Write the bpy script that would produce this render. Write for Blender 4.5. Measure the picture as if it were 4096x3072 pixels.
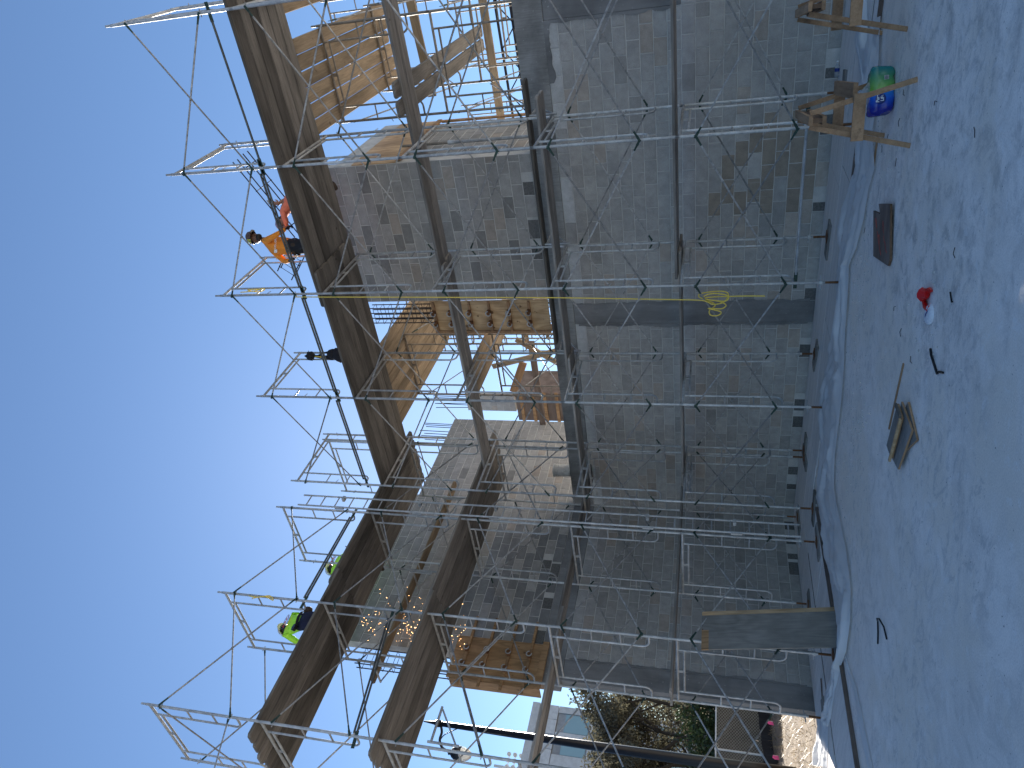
import bpy, bmesh, math, random
from mathutils import Vector, Matrix, Quaternion, noise
RND = random.Random(11)
S = bpy.context.scene
COL = S.collection
for o in list(bpy.data.objects):
    bpy.data.objects.remove(o)

# ------------------------------------------------------------------ camera
cam_d = bpy.data.cameras.new('camera'); cam = bpy.data.objects.new('camera', cam_d); COL.objects.link(cam)
cam_d.sensor_fit = 'HORIZONTAL'; cam_d.sensor_width = 36.0
cam_d.lens = 2901.3 / 4096 * 36.0
cam_d.clip_start = 0.05; cam_d.clip_end = 3000
_r = Vector((0.82333, 0.56741, 0.01307)); _d = Vector((-0.55039, 0.79258, 0.26246)); _u = _r.cross(_d)
_r = _d.cross(_u)
mw = Matrix.Identity(4)
for i in range(3):                       # the phone was held on its side: world up points to the left of the picture
    mw[i][0] = -_u[i]; mw[i][1] = _r[i]; mw[i][2] = -_d[i]
mw[0][3], mw[1][3], mw[2][3] = 11.6912, -11.9609, 1.7678
cam.matrix_world = mw
S.camera = cam
# ------------------------------------------------------------------ sky, sun, exposure
SUN_AZ, SUN_EL = 41.0, 25.0              # azimuth counter-clockwise from +y
W = bpy.data.worlds.new('World'); S.world = W; W.use_nodes = True
wn = W.node_tree; wn.nodes.clear()
sky = wn.nodes.new('ShaderNodeTexSky'); sky.sky_type = 'NISHITA'; sky.sun_disc = False
sky.sun_elevation = math.radians(SUN_EL); sky.sun_rotation = math.radians(-SUN_AZ)
sky.air_density = 1.0; sky.dust_density = 0.07; sky.ozone_density = 4.0; sky.altitude = 50
bg = wn.nodes.new('ShaderNodeBackground'); bg.inputs[1].default_value = 0.053
wo = wn.nodes.new('ShaderNodeOutputWorld')
wn.links.new(sky.outputs[0], bg.inputs[0]); wn.links.new(bg.outputs[0], wo.inputs[0])
sd = bpy.data.lights.new('sun', 'SUN'); sd.energy = 5.0; sd.angle = math.radians(0.5); sd.color = (1.0, 0.93, 0.83)
sun = bpy.data.objects.new('sun', sd); COL.objects.link(sun)
_a, _e = math.radians(SUN_AZ), math.radians(SUN_EL)
to_sun = Vector((-math.sin(_a)*math.cos(_e), math.cos(_a)*math.cos(_e), math.sin(_e)))
sun.rotation_euler = to_sun.to_track_quat('Z', 'Y').to_euler(); sun.location = to_sun * 60
S.view_settings.view_transform = 'Standard'; S.view_settings.look = 'None'
S.view_settings.gamma = 1.0; S.view_settings.exposure = 1.7; S.view_settings.use_curve_mapping = False
S.render.engine = 'CYCLES'

# ------------------------------------------------------------------ materials
MATS = {}
def new_mat(name):
    m = bpy.data.materials.new(name); m.use_nodes = True
    nt = m.node_tree; b = nt.nodes['Principled BSDF']; MATS[name] = m
    return m, nt, b
def N(nt, t, **k):
    n = nt.nodes.new(t)
    for a, v in k.items():
        if a.startswith('i_'): n.inputs[a[2:]].default_value = v
        else: setattr(n, a, v)
    return n
def coords(nt, scale=(1,1,1), src='Object', rnd=True):
    tc = N(nt, 'ShaderNodeTexCoord'); mp = N(nt, 'ShaderNodeMapping'); mp.inputs['Scale'].default_value = scale
    if src == 'World':
        g = N(nt, 'ShaderNodeNewGeometry'); nt.links.new(g.outputs['Position'], mp.inputs['Vector'])
    else:
        nt.links.new(tc.outputs[src], mp.inputs['Vector'])
        if rnd:
            oi = N(nt, 'ShaderNodeObjectInfo'); vm = N(nt, 'ShaderNodeVectorMath', operation='SCALE')
            cx = N(nt, 'ShaderNodeCombineXYZ', i_X=37.0, i_Y=19.0, i_Z=11.0)
            nt.links.new(cx.outputs[0], vm.inputs[0]); nt.links.new(oi.outputs['Random'], vm.inputs['Scale'])
            nt.links.new(vm.outputs[0], mp.inputs['Location'])
    return mp.outputs[0]
def noise_n(nt, vec, scale, detail=5, rough=.6, dist=0.0):
    n = N(nt, 'ShaderNodeTexNoise'); n.inputs['Scale'].default_value = scale; n.inputs['Detail'].default_value = detail
    n.inputs['Roughness'].default_value = rough; n.inputs['Distortion'].default_value = dist
    nt.links.new(vec, n.inputs['Vector']); return n.outputs['Fac']
def ramp(nt, fac, stops):
    r = N(nt, 'ShaderNodeValToRGB'); els = r.color_ramp.elements
    while len(els) < len(stops): els.new(.5)
    for e, (p, c) in zip(els, stops):
        e.position = p; e.color = (c, c, c, 1) if isinstance(c, (int, float)) else (*c, 1)
    nt.links.new(fac, r.inputs[0]); return r.outputs[0]
def mix(nt, a, b, fac=1.0, mode='MULTIPLY'):
    m = N(nt, 'ShaderNodeMix', data_type='RGBA', blend_type=mode)
    for s, v in ((0, fac), (6, a), (7, b)):
        if hasattr(v, 'links'): nt.links.new(v, m.inputs[s])
        else: m.inputs[s].default_value = v if s == 0 else ((v, v, v, 1) if isinstance(v, (int, float)) else (*v, 1))
    return m.outputs[2]
def bump(nt, b, h, strength=.3, dist=.01):
    n = N(nt, 'ShaderNodeBump'); n.inputs['Strength'].default_value = strength; n.inputs['Distance'].default_value = dist
    nt.links.new(h, n.inputs['Height']); nt.links.new(n.outputs[0], b.inputs['Normal'])
def M(name, col, rough=.8, metal=0.0, var=.2, scale=6.0, fine=60.0, bmp=.15, stretch=(1,1,1), rndv=.12, objcol=False, spec=.4, src='Object'):
    m, nt, b = new_mat(name)
    v = coords(nt, stretch, src)
    n1 = ramp(nt, noise_n(nt, v, scale), [(.25, 1-var), (.75, 1+var)])
    n2 = noise_n(nt, v, fine, 3)
    base = mix(nt, tuple(col), n1)
    if objcol:
        oi = N(nt, 'ShaderNodeObjectInfo'); base = mix(nt, oi.outputs['Color'], base)
    if rndv:
        oi = N(nt, 'ShaderNodeObjectInfo'); base = mix(nt, base, ramp(nt, oi.outputs['Random'], [(0, 1-rndv), (1, 1+rndv)]))
    base = mix(nt, base, ramp(nt, n2, [(.3, .88), (.7, 1.1)]))
    nt.links.new(base, b.inputs['Base Color'])
    b.inputs['Roughness'].default_value = rough; b.inputs['Metallic'].default_value = metal
    b.inputs['Specular IOR Level'].default_value = spec
    if bmp: bump(nt, b, n2, bmp, .006)
    return m
def wood(name, c1, c2, rough=.85, var=.25, grain=1.0, dark=(.04,.03,.025)):
    m, nt, b = new_mat(name)
    v = coords(nt, (1.2, 22*grain, 22*grain))
    g = noise_n(nt, v, 2.0, 6, .65, .6)
    v2 = coords(nt, (.6, 2.5, 2.5)); blot = noise_n(nt, v2, 1.6, 4, .6)
    base = ramp(nt, g, [(.3, c2), (.65, c1)])
    base = mix(nt, base, ramp(nt, blot, [(.3, .6), (.62, 1.12)]))
    v3 = coords(nt, (1, 1, 1)); st = noise_n(nt, v3, 9, 3, .5)
    base = mix(nt, base, dark, ramp(nt, st, [(.68, 0.0), (.76, .6)]), 'MIX')
    oi = N(nt, 'ShaderNodeObjectInfo'); base = mix(nt, base, ramp(nt, oi.outputs['Random'], [(0, 1-var), (1, 1+var)]))
    nt.links.new(base, b.inputs['Base Color']); b.inputs['Roughness'].default_value = rough
    b.inputs['Specular IOR Level'].default_value = .25
    bump(nt, b, g, .25, .004); return m

# concrete masonry: colour comes from each block's own object colour
def block_mat(name):
    m, nt, b = new_mat(name)
    oi = N(nt, 'ShaderNodeObjectInfo'); v = coords(nt, (1,1,1)); w = coords(nt, (1,1,1), 'World')
    fine = noise_n(nt, v, 130, 2, .7); med = noise_n(nt, v, 7, 5, .65)
    base = mix(nt, oi.outputs['Color'], ramp(nt, med, [(.25, .8), (.75, 1.16)]))
    base = mix(nt, base, ramp(nt, fine, [(.3, .84), (.7, 1.12)]))
    big = noise_n(nt, w, .8, 4, .55); base = mix(nt, base, ramp(nt, big, [(.3, .86), (.7, 1.08)]))
    drip = noise_n(nt, coords(nt, (34, 34, 1.4), 'World'), 1.0, 3, .5)
    gate = noise_n(nt, coords(nt, (.7, .7, .9), 'World'), 1.3, 2, .5)
    f = mix(nt, ramp(nt, drip, [(.63, 0.0), (.7, .55)]), ramp(nt, gate, [(.56, 0.0), (.64, 1.0)]))
    base = mix(nt, base, (.42, .42, .41), f, 'MIX')
    nt.links.new(base, b.inputs['Base Color']); b.inputs['Roughness'].default_value = .95
    b.inputs['Specular IOR Level'].default_value = .15
    bump(nt, b, fine, .35, .004); return m
block_mat('block')
M('mortar', (.455, .445, .425), .95, var=.2, scale=5, fine=90, bmp=.3, rndv=0)
M('dark_patch', (.12, .118, .114), .95, var=.35, scale=30, fine=120, bmp=.5)
def concrete_mat(name, c, wet=.6, stretch=(1,1,1)):
    m, nt, b = new_mat(name); w = coords(nt, (1,1,1), 'World'); s = coords(nt, stretch, 'World')
    g = noise_n(nt, s, 5, 6, .65, .4); big = noise_n(nt, w, .9, 5, .6, .3); fine = noise_n(nt, w, 120, 2)
    base = mix(nt, tuple(c), ramp(nt, g, [(.25, .72), (.75, 1.2)]))
    base = mix(nt, base, ramp(nt, big, [(.38, wet), (.6, 1.15)]))
    sp = noise_n(nt, w, 26, 2, .4); base = mix(nt, base, (.5, .5, .49), ramp(nt, sp, [(.7, 0.0), (.74, .35)]), 'MIX')
    nt.links.new(base, b.inputs['Base Color']); b.inputs['Roughness'].default_value = .9
    b.inputs['Specular IOR Level'].default_value = .2; bump(nt, b, g, .2, .006); return m
concrete_mat('concrete_dark', (.19, .19, .19), .72, (1, 1, .12))
concrete_mat('concrete_beam', (.25, .25, .245), .5, (14, 14, .8))
concrete_mat('concrete_light', (.42, .42, .41), .9)
# yard slab
def slab_mat():
    m, nt, b = new_mat('slab'); w = coords(nt, (1,1,1), 'World')
    big = noise_n(nt, w, .55, 6, .62, .5); med = noise_n(nt, w, 2.3, 8, .72, 1.2); fine = noise_n(nt, w, 75, 3, .7)
    base = ramp(nt, big, [(.3, (.72, .67, .62)), (.5, (.82, .765, .71)), (.7, (.86, .81, .76))])
    base = mix(nt, base, ramp(nt, med, [(.32, .80), (.5, 1.0), (.7, 1.1)]))
    dst = noise_n(nt, w, .75, 6, .66, .3)
    base = mix(nt, base, (.78, .71, .62), ramp(nt, dst, [(.46, 0.0), (.58, .8)]), 'MIX')
    smear = noise_n(nt, coords(nt, (2.6, 4.2, 1), 'World'), 1.5, 5, .7, 1.6)
    gate = noise_n(nt, w, .5, 2, .5)
    f = mix(nt, ramp(nt, smear, [(.52, 0.0), (.62, .5)]), ramp(nt, gate, [(.44, 0.0), (.54, 1.0)]))
    base = mix(nt, base, (.46, .45, .44), f, 'MIX')
    dv = N(nt, 'ShaderNodeVectorMath', operation='DISTANCE'); dv.inputs[1].default_value = (9.4, -5.3, 0); nt.links.new(w, dv.inputs[0])
    damp = ramp(nt, dv.outputs['Value'], [(.0, 1.0), (.5, 1.0), (1.0, 0.0)]); sc_ = damp.node; dm = N(nt, 'ShaderNodeMath', operation='MULTIPLY'); dm.inputs[1].default_value = .36
    nt.links.new(dv.outputs['Value'], dm.inputs[0]); nt.links.new(dm.outputs[0], sc_.inputs[0])
    tracks = noise_n(nt, w, 4.2, 7, .72, .35)
    base = mix(nt, base, (.30, .295, .29), mix(nt, ramp(nt, tracks, [(.49, 0.0), (.66, .62)]), damp), 'MIX')
    flake = noise_n(nt, w, 7.5, 9, .75, .6); base = mix(nt, base, (.86, .85, .84), ramp(nt, flake, [(.57, 0.0), (.60, .35)]), 'MIX')
    sp = noise_n(nt, w, 38, 2, .5); base = mix(nt, base, (.07, .07, .07), ramp(nt, sp, [(.715, 0.0), (.74, .85)]), 'MIX')
    base = mix(nt, base, ramp(nt, fine, [(.3, .86), (.7, 1.12)]))
    nt.links.new(base, b.inputs['Base Color']); b.inputs['Roughness'].default_value = .75
    b.inputs['Specular IOR Level'].default_value = .35; bump(nt, b, fine, .3, .005)
slab_mat()
M('dirt', (.13, .095, .062), .95, var=.35, scale=.8, fine=14, bmp=.6, src='World', rndv=0)
M('gravel', (.66, .64, .60), .95, var=.3, scale=30, rndv=.35)
wood('plank', (.175, .16, .14), (.095, .086, .075), var=.45)
wood('plank_grey', (.27, .255, .235), (.15, .14, .128), var=.3)
wood('plank_new', (.30, .235, .16), (.20, .15, .10), var=.2)
wood('lumber', (.38, .235, .135), (.27, .16, .09), var=.12, grain=.8)
wood('lumber_end', (.17, .10, .06), (.09, .055, .035), var=.15)
wood('stained_board', (.20, .155, .13), (.125, .095, .08), var=.2)
def ply_mat(name, c1, c2):
    m, nt, b = new_mat(name); v = coords(nt, (2.4, 2.4, .45)); n0 = noise_n(nt, v, 1.5, 2, .45, .35)
    mu = N(nt, 'ShaderNodeMath', operation='MULTIPLY'); mu.inputs[1].default_value = 16; nt.links.new(n0, mu.inputs[0])
    pp = N(nt, 'ShaderNodeMath', operation='PINGPONG'); pp.inputs[1].default_value = 1.0; nt.links.new(mu.outputs[0], pp.inputs[0])
    base = ramp(nt, pp.outputs[0], [(.1, c2), (.7, c1)])
    gr = noise_n(nt, coords(nt, (60, 60, 2)), 1.5, 3, .6); base = mix(nt, base, ramp(nt, gr, [(.3, .82), (.7, 1.1)]))
    bl = noise_n(nt, coords(nt, (1,1,1)), 2.2, 4, .6); base = mix(nt, base, ramp(nt, bl, [(.3, .7), (.65, 1.08)]))
    kn = noise_n(nt, coords(nt, (1,1,1)), 7, 2, .4); base = mix(nt, base, (.09, .045, .02), ramp(nt, kn, [(.70, 0.0), (.74, .85)]), 'MIX')
    nt.links.new(base, b.inputs['Base Color']); b.inputs['Roughness'].default_value = .75
ply_mat('plywood', (.52, .36, .205), (.40, .26, .135))
ply_mat('plywood_orange', (.36, .215, .105), (.27, .155, .07))
ply_mat('plywood_grey', (.23, .215, .19), (.19, .178, .158))
M('plywood_white', (.66, .63, .60), .8, var=.16, scale=3, fine=50, stretch=(.4, 3, 3), bmp=.1, rndv=.08)
M('steel', (.38, .39, .395), .5, .4, var=.35, scale=9, fine=45, bmp=.2, stretch=(1,1,1), rndv=.2)
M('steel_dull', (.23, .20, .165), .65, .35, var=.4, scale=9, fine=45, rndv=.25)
M('green_paint', (.022, .05, .04), .6, .1, var=.4, scale=30, rndv=.2)
M('brace_steel', (.32, .32, .315), .55, .5, var=.5, scale=14, fine=40, rndv=.3)
M('rust', (.16, .075, .035), .85, .3, var=.4, scale=30)
M('rebar', (.035, .03, .03), .7, .5, var=.3, scale=30)
M('black_metal', (.012, .012, .014), .35, .4, var=.1, rndv=0)
M('black_cloth', (.012, .012, .016), .9, var=.3, scale=12, rndv=0)
M('dark_rail', (.09, .10, .10), .5, .5, var=.4, scale=12)
M('yellow_rope', (.72, .55, .10), .7, var=.15, scale=90, rndv=0)
M('yellow_paint', (.60, .42, .04), .6, var=.2, scale=20)
M('orange_paint', (.75, .20, .05), .7, var=.3, scale=20)
M('red_paint', (.42, .085, .06), .8, var=.45, scale=18)
M('orange_shirt', (.80, .27, .03), .85, var=.14, scale=9, rndv=0)
M('salmon_shirt', (.85, .22, .13), .85, var=.14, scale=9, rndv=0)
M('hivis_shirt', (.42, .85, .06), .8, var=.12, scale=9, rndv=0)
M('navy_cloth', (.012, .016, .045), .9, var=.3, scale=12, rndv=0)
M('dark_jeans', (.014, .015, .02), .9, var=.3, scale=12, rndv=0)
M('skin_dark', (.13, .068, .045), .55, var=.12, scale=20, rndv=0)
M('skin', (.34, .17, .11), .55, var=.12, scale=20, rndv=0)
M('hair', (.012, .01, .009), .6, var=.2, rndv=0)
M('hat_brown', (.10, .062, .045), .35, var=.1, rndv=0)
M('hat_white', (.72, .71, .66), .35, var=.05, rndv=0)
M('hat_print', (.42, .30, .38), .5, var=.7, scale=28, rndv=0)
M('sticker', (.62, .62, .40), .5, var=.1, objcol=True)
M('white_paint', (.78, .78, .78), .6, var=.05)
M('red_text', (.55, .05, .03), .6, var=.05)
M('navy_text', (.012, .03, .18), .4, var=.05)
M('red_plastic', (.50, .008, .008), .3, var=.2, scale=14)
M('white_plastic', (.70, .73, .78), .4, var=.08)
M('pink_flag', (.95, .10, .30), .6, var=.1)
M('leather', (.055, .035, .022), .8, var=.3, scale=12)
M('bucket_grey', (.40, .40, .39), .6, var=.25, scale=14)
M('building_panel', (.66, .68, .70), .7, var=.05, scale=.3, fine=3, bmp=0, rndv=.05)
M('building_grey', (.36, .38, .41), .7, var=.1, scale=.3, fine=3, bmp=0)
M('bark', (.06, .048, .038), .95, var=.35, scale=8, rndv=.1)
M('wire', (.30, .29, .27), .5, .6, var=.2, rndv=0)
M('white_post', (.62, .63, .64), .6, var=.1)
M('slat', (.10, .085, .07), .9, var=.3, scale=2, rndv=.2)
m, nt, b = new_mat('glass'); b.inputs['Base Color'].default_value = (.30, .46, .52, 1); b.inputs['Roughness'].default_value = .12; b.inputs['Specular IOR Level'].default_value = .8
m, nt, b = new_mat('lamp_lens'); b.inputs['Base Color'].default_value = (.85, .84, .80, 1); b.inputs['Roughness'].default_value = .3
b.inputs['Transmission Weight'].default_value = .35
m, nt, b = new_mat('spark'); b.inputs['Base Color'].default_value = (1, .5, .2, 1); b.inputs['Emission Color'].default_value = (1, .52, .2, 1); b.inputs['Emission Strength'].default_value = 3.5
def sheet_mat(name, c, alpha):
    m, nt, b = new_mat(name); tr = N(nt, 'ShaderNodeBsdfTranslucent'); tr.inputs[0].default_value = (*c, 1)
    tp = N(nt, 'ShaderNodeBsdfTransparent'); mx = N(nt, 'ShaderNodeMixShader'); mx2 = N(nt, 'ShaderNodeMixShader')
    out = nt.nodes['Material Output']; b.inputs['Base Color'].default_value = (*c, 1); b.inputs['Roughness'].default_value = .35
    mx.inputs[0].default_value = .3; nt.links.new(b.outputs[0], mx.inputs[1]); nt.links.new(tr.outputs[0], mx.inputs[2])
    mx2.inputs[0].default_value = 1-alpha; nt.links.new(mx.outputs[0], mx2.inputs[1]); nt.links.new(tp.outputs[0], mx2.inputs[2])
    nt.links.new(mx2.outputs[0], out.inputs[0])
sheet_mat('plastic_sheet', (.80, .81, .82), .84)
sheet_mat('clear_film', (.7, .72, .74), .35)
def leaf_mat(name, c1, c2, t=.35):
    m, nt, b = new_mat(name); g = N(nt, 'ShaderNodeNewGeometry'); n = N(nt, 'ShaderNodeTexWhiteNoise')
    v = N(nt, 'ShaderNodeVectorMath', operation='SNAP'); v.inputs[1].default_value = (.12, .12, .12)
    nt.links.new(g.outputs['Position'], v.inputs[0]); nt.links.new(v.outputs[0], n.inputs['Vector'])
    base = ramp(nt, n.outputs['Value'], [(0, c1), (1, c2)]); nt.links.new(base, b.inputs['Base Color']); b.inputs['Roughness'].default_value = .45
    tr = N(nt, 'ShaderNodeBsdfTranslucent'); nt.links.new(base, tr.inputs[0]); mx = N(nt, 'ShaderNodeMixShader'); mx.inputs[0].default_value = t
    nt.links.new(b.outputs[0], mx.inputs[1]); nt.links.new(tr.outputs[0], mx.inputs[2]); nt.links.new(mx.outputs[0], nt.nodes['Material Output'].inputs[0])
leaf_mat('leaf_olive', (.06, .058, .04), (.15, .14, .095))
leaf_mat('leaf_dark', (.016, .03, .012), (.035, .06, .024), .15)
leaf_mat('straw', (.22, .155, .075), (.40, .30, .16), .2)
# the water pack: printed bands along its length
m, nt, b = new_mat('pack_print'); tc = N(nt, 'ShaderNodeTexCoord'); sx = N(nt, 'ShaderNodeSeparateXYZ'); nt.links.new(tc.outputs['Object'], sx.inputs[0])
ma = N(nt, 'ShaderNodeMath', operation='ADD'); nt.links.new(sx.outputs[0], ma.inputs[0])
nz = noise_n(nt, tc.outputs['Object'], 9, 3); mm = N(nt, 'ShaderNodeMath', operation='MULTIPLY_ADD'); mm.inputs[1].default_value = .05; mm.inputs[2].default_value = .475
nt.links.new(nz, mm.inputs[0]); nt.links.new(mm.outputs[0], ma.inputs[1])
sc = N(nt, 'ShaderNodeMath', operation='MULTIPLY'); sc.inputs[1].default_value = 1.0; nt.links.new(ma.outputs[0], sc.inputs[0])
rp = ramp(nt, sc.outputs[0], [(.30, (.005, .012, .25)), (.40, (.01, .10, .55)), (.47, (.02, .22, .62)), (.485, (.18, .38, .05)), (.58, (.10, .30, .10)), (.70, (.01, .17, .17))])
nt.links.new(rp, b.inputs['Base Color']); b.inputs['Roughness'].default_value = .25

# ------------------------------------------------------------------ mesh helpers
class MB:
    def __init__(s): s.v = []; s.f = []; s.m = []
    def add(s, vs, fs, mi=0):
        o = len(s.v); s.v += [tuple(v) for v in vs]; s.f += [tuple(i+o for i in f) for f in fs]; s.m += [mi]*len(fs); return s
    def box(s, lo, hi, mi=0, mat=None):
        x0,y0,z0 = lo; x1,y1,z1 = hi
        vs = [(x0,y0,z0),(x1,y0,z0),(x1,y1,z0),(x0,y1,z0),(x0,y0,z1),(x1,y0,z1),(x1,y1,z1),(x0,y1,z1)]
        if mat is not None: vs = [mat @ Vector(v) for v in vs]
        return s.add(vs, [(0,3,2,1),(4,5,6,7),(0,1,5,4),(1,2,6,5),(2,3,7,6),(3,0,4,7)], mi)
    def bar(s, p0, p1, w, h, up=(0,0,1), mi=0):
        p0, p1 = Vector(p0), Vector(p1); d = (p1-p0).normalized(); up = Vector(up)
        if abs(d.dot(up)) > .98: up = Vector((1,0,0))
        a = d.cross(up).normalized(); b = a.cross(d)
        vs = [p + a*sx*w/2 + b*sy*h/2 for p in (p0, p1) for sx, sy in ((-1,-1),(1,-1),(1,1),(-1,1))]
        return s.add(vs, [(0,1,2,3),(7,6,5,4),(0,4,5,1),(1,5,6,2),(2,6,7,3),(3,7,4,0)], mi)
    def path(s, pts, r, n=8, mi=0, cap=True):
        pts = [Vector(p) for p in pts]; rs = r if isinstance(r, (list, tuple)) else [r]*len(pts)
        o = len(s.v); prev = None
        for i, p in enumerate(pts):
            d = (pts[min(i+1, len(pts)-1)] - pts[max(i-1, 0)]).normalized()
            if prev is None: a = d.orthogonal().normalized()
            else: a = (prev - d*prev.dot(d)).normalized()
            prev = a; b = d.cross(a)
            for k in range(n):
                t = 2*math.pi*k/n; s.v.append(tuple(p + (a*math.cos(t) + b*math.sin(t))*rs[i]))
        for i in range(len(pts)-1):
            for k in range(n):
                k2 = (k+1) % n; s.f.append((o+i*n+k, o+i*n+k2, o+(i+1)*n+k2, o+(i+1)*n+k)); s.m.append(mi)
        if cap:
            s.f.append(tuple(o+k for k in reversed(range(n)))); s.f.append(tuple(o+(len(pts)-1)*n+k for k in range(n))); s.m += [mi, mi]
        return s
    def lathe(s, prof, n=16, c=(0,0,0), mi=0):
        o = len(s.v)
        for r, z in prof:
            for k in range(n):
                t = 2*math.pi*k/n; s.v.append((c[0]+r*math.cos(t), c[1]+r*math.sin(t), c[2]+z))
        for i in range(len(prof)-1):
            for k in range(n):
                k2 = (k+1) % n; s.f.append((o+i*n+k, o+i*n+k2, o+(i+1)*n+k2, o+(i+1)*n+k)); s.m.append(mi)
        return s
    def ball(s, c, r, n=10, mi=0):
        rx, ry, rz = r if isinstance(r, (tuple, list)) else (r, r, r); o = len(s.v); rings = n//2
        for i in range(rings+1):
            ph = math.pi*i/rings
            for k in range(n):
                t = 2*math.pi*k/n; s.v.append((c[0]+rx*math.sin(ph)*math.cos(t), c[1]+ry*math.sin(ph)*math.sin(t), c[2]+rz*math.cos(ph)))
        for i in range(rings):
            for k in range(n):
                k2 = (k+1) % n; s.f.append((o+i*n+k, o+(i+1)*n+k, o+(i+1)*n+k2, o+i*n+k2)); s.m.append(mi)
        return s
    def xf(s, mat): s.v = [tuple(mat @ Vector(v)) for v in s.v]; return s
    def mesh(s, name='m', mats=(), smooth=False):
        me = bpy.data.meshes.new(name); me.from_pydata(s.v, [], s.f)
        for mt in ([mats] if isinstance(mats, str) else mats): me.materials.append(MATS[mt])
        if any(s.m): me.polygons.foreach_set('material_index', s.m)
        if smooth: me.polygons.foreach_set('use_smooth', [True]*len(me.polygons))
        me.validate(); me.update(); return me
def obj(name, me, parent=None, loc=(0,0,0), rz=0.0, rot=None, label=None, cat=None, group=None, kind=None, color=None):
    o = bpy.data.objects.new(name, me); COL.objects.link(o); o.location = loc
    if rot is not None: o.rotation_euler = rot
    elif rz: o.rotation_euler = (0, 0, rz)
    if parent is not None: o.parent = parent
    if label: o['label'] = label
    if cat: o['category'] = cat
    if group: o['group'] = group
    if kind: o['kind'] = kind
    if color: o.color = (*color, 1)
    return o
def thing(name, label, cat, loc=(0,0,0), rz=0.0, group=None, rot=None):
    return obj(name, None, None, loc, rz, rot, label, cat, group)
def smooth_by_angle(me, ang=40):
    me.polygons.foreach_set('use_smooth', [True]*len(me.polygons))
    try: me.set_sharp_from_angle(angle=math.radians(ang))
    except Exception: pass
    return me
ORD = ['first','second','third','fourth','fifth','sixth','seventh','eighth','ninth','tenth','eleventh','twelfth']
HALF = math.pi/2

# ================================================================== SETTING: ground
g = MB(); n = 40
g.add([(-900,-900,-.08),(900,-900,-.08),(900,900,-.08),(-900,900,-.08)], [(0,1,2,3)])
obj('ground', g.mesh('ground', 'dirt'), kind='structure')
g = MB(); g.add([(-.02,-30,0),(40,-30,0),(40,14,0),(-.02,14,0)], [(0,1,2,3)]).add([(-.02,-30,0),(-.02,14,0),(-.02,14,-.3),(-.02,-30,-.3)], [(0,1,2,3)])
obj('yard_slab', g.mesh('yard_slab', 'slab'), kind='structure')
# rough bank of earth and straw beyond the slab's open end
g = MB(); nx, ny = 60, 60; vs = []
for i in range(nx+1):
    for j in range(ny+1):
        x = -.03 - 14*i/nx; y = -13 + 22*j/ny
        h = .10*noise.noise((x*.6, y*.6, 1)) + .05*noise.noise((x*2.2, y*2.2, 4)) + .02*noise.noise((x*7, y*7, 9))
        h = -.05 + (h+.06)*min(1, -x/1.2) + max(0, (-x-6)/8)*.12
        vs.append((x, y, h if i else -.1))
g.add(vs, [(i*(ny+1)+j, (i+1)*(ny+1)+j, (i+1)*(ny+1)+j+1, i*(ny+1)+j+1) for i in range(nx) for j in range(ny)])
obj('earth_bank', g.mesh('earth_bank', 'dirt', True), kind='structure')
def bank_z(x, y):
    h = .10*noise.noise((x*.6, y*.6, 1)) + .05*noise.noise((x*2.2, y*2.2, 4))
    return -.05 + (h+.06)*min(1, -x/1.2) + max(0, (-x-6)/8)*.12
g = MB()
for k in range(9000):
    x = -.25 - 9.5*RND.random()**1.4; y = -3.6 - .62*(x) - 6.5*RND.random() + RND.random()*2 + x*.1
    if x > -.5 and y > -4.7: continue
    z = bank_z(x, y); a = RND.random()*6.28; L = .06 + .16*RND.random(); t = RND.random()**2*.9; w = .004 + .004*RND.random()
    d = Vector((math.cos(a)*math.cos(t), math.sin(a)*math.cos(t), math.sin(t)))*L; s_ = Vector((-math.sin(a), math.cos(a), 0))*w
    p = Vector((x, y, z+.005)); g.add([p-s_, p+s_, p+d], [(0,1,2)])
obj('dry_straw', g.mesh('dry_straw', 'straw'), kind='stuff', label='pale dry straw lying on the sunlit bank beyond the slab')

# ================================================================== WALLS
CH = .2032; BL = .4064
BLK = {}
def block_mesh(w, kind='block'):
    key = (round(w, 3), kind)
    if key in BLK: return BLK[key]
    w2, h2, c = w-.013, CH-.013, .007
    f = [(c,-.0,c),(w2-c,0,c),(w2-c,0,h2-c),(c,0,h2-c)]; r = [(0,c,0),(w2,c,0),(w2,c,h2),(0,c,h2)]; bk = [(0,.05,0),(w2,.05,0),(w2,.05,h2),(0,.05,h2)]
    m_ = MB().add(f+r+bk, [(0,1,2,3)] + [(i+4,(i+1)%4+4,(i+1)%4,i) for i in range(4)] + [(i+8,(i+1)%4+8,(i+1)%4+4,i+4) for i in range(4)])
    BLK[key] = m_.mesh(kind, 'block' if kind == 'block' else kind); return BLK[key]
def block_color(x, z, tone=1.0):
    k = RND.random(); v = .35 + .035*(RND.random()-.5)
    if k < .10: v *= .86
    elif k < .16: v *= 1.10
    c = (v*1.025, v*1.0, v*.955)
    if RND.random() < .10: c = (v*1.08, v*.97, v*.86)
    return tuple(tone*q for q in c)
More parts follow.
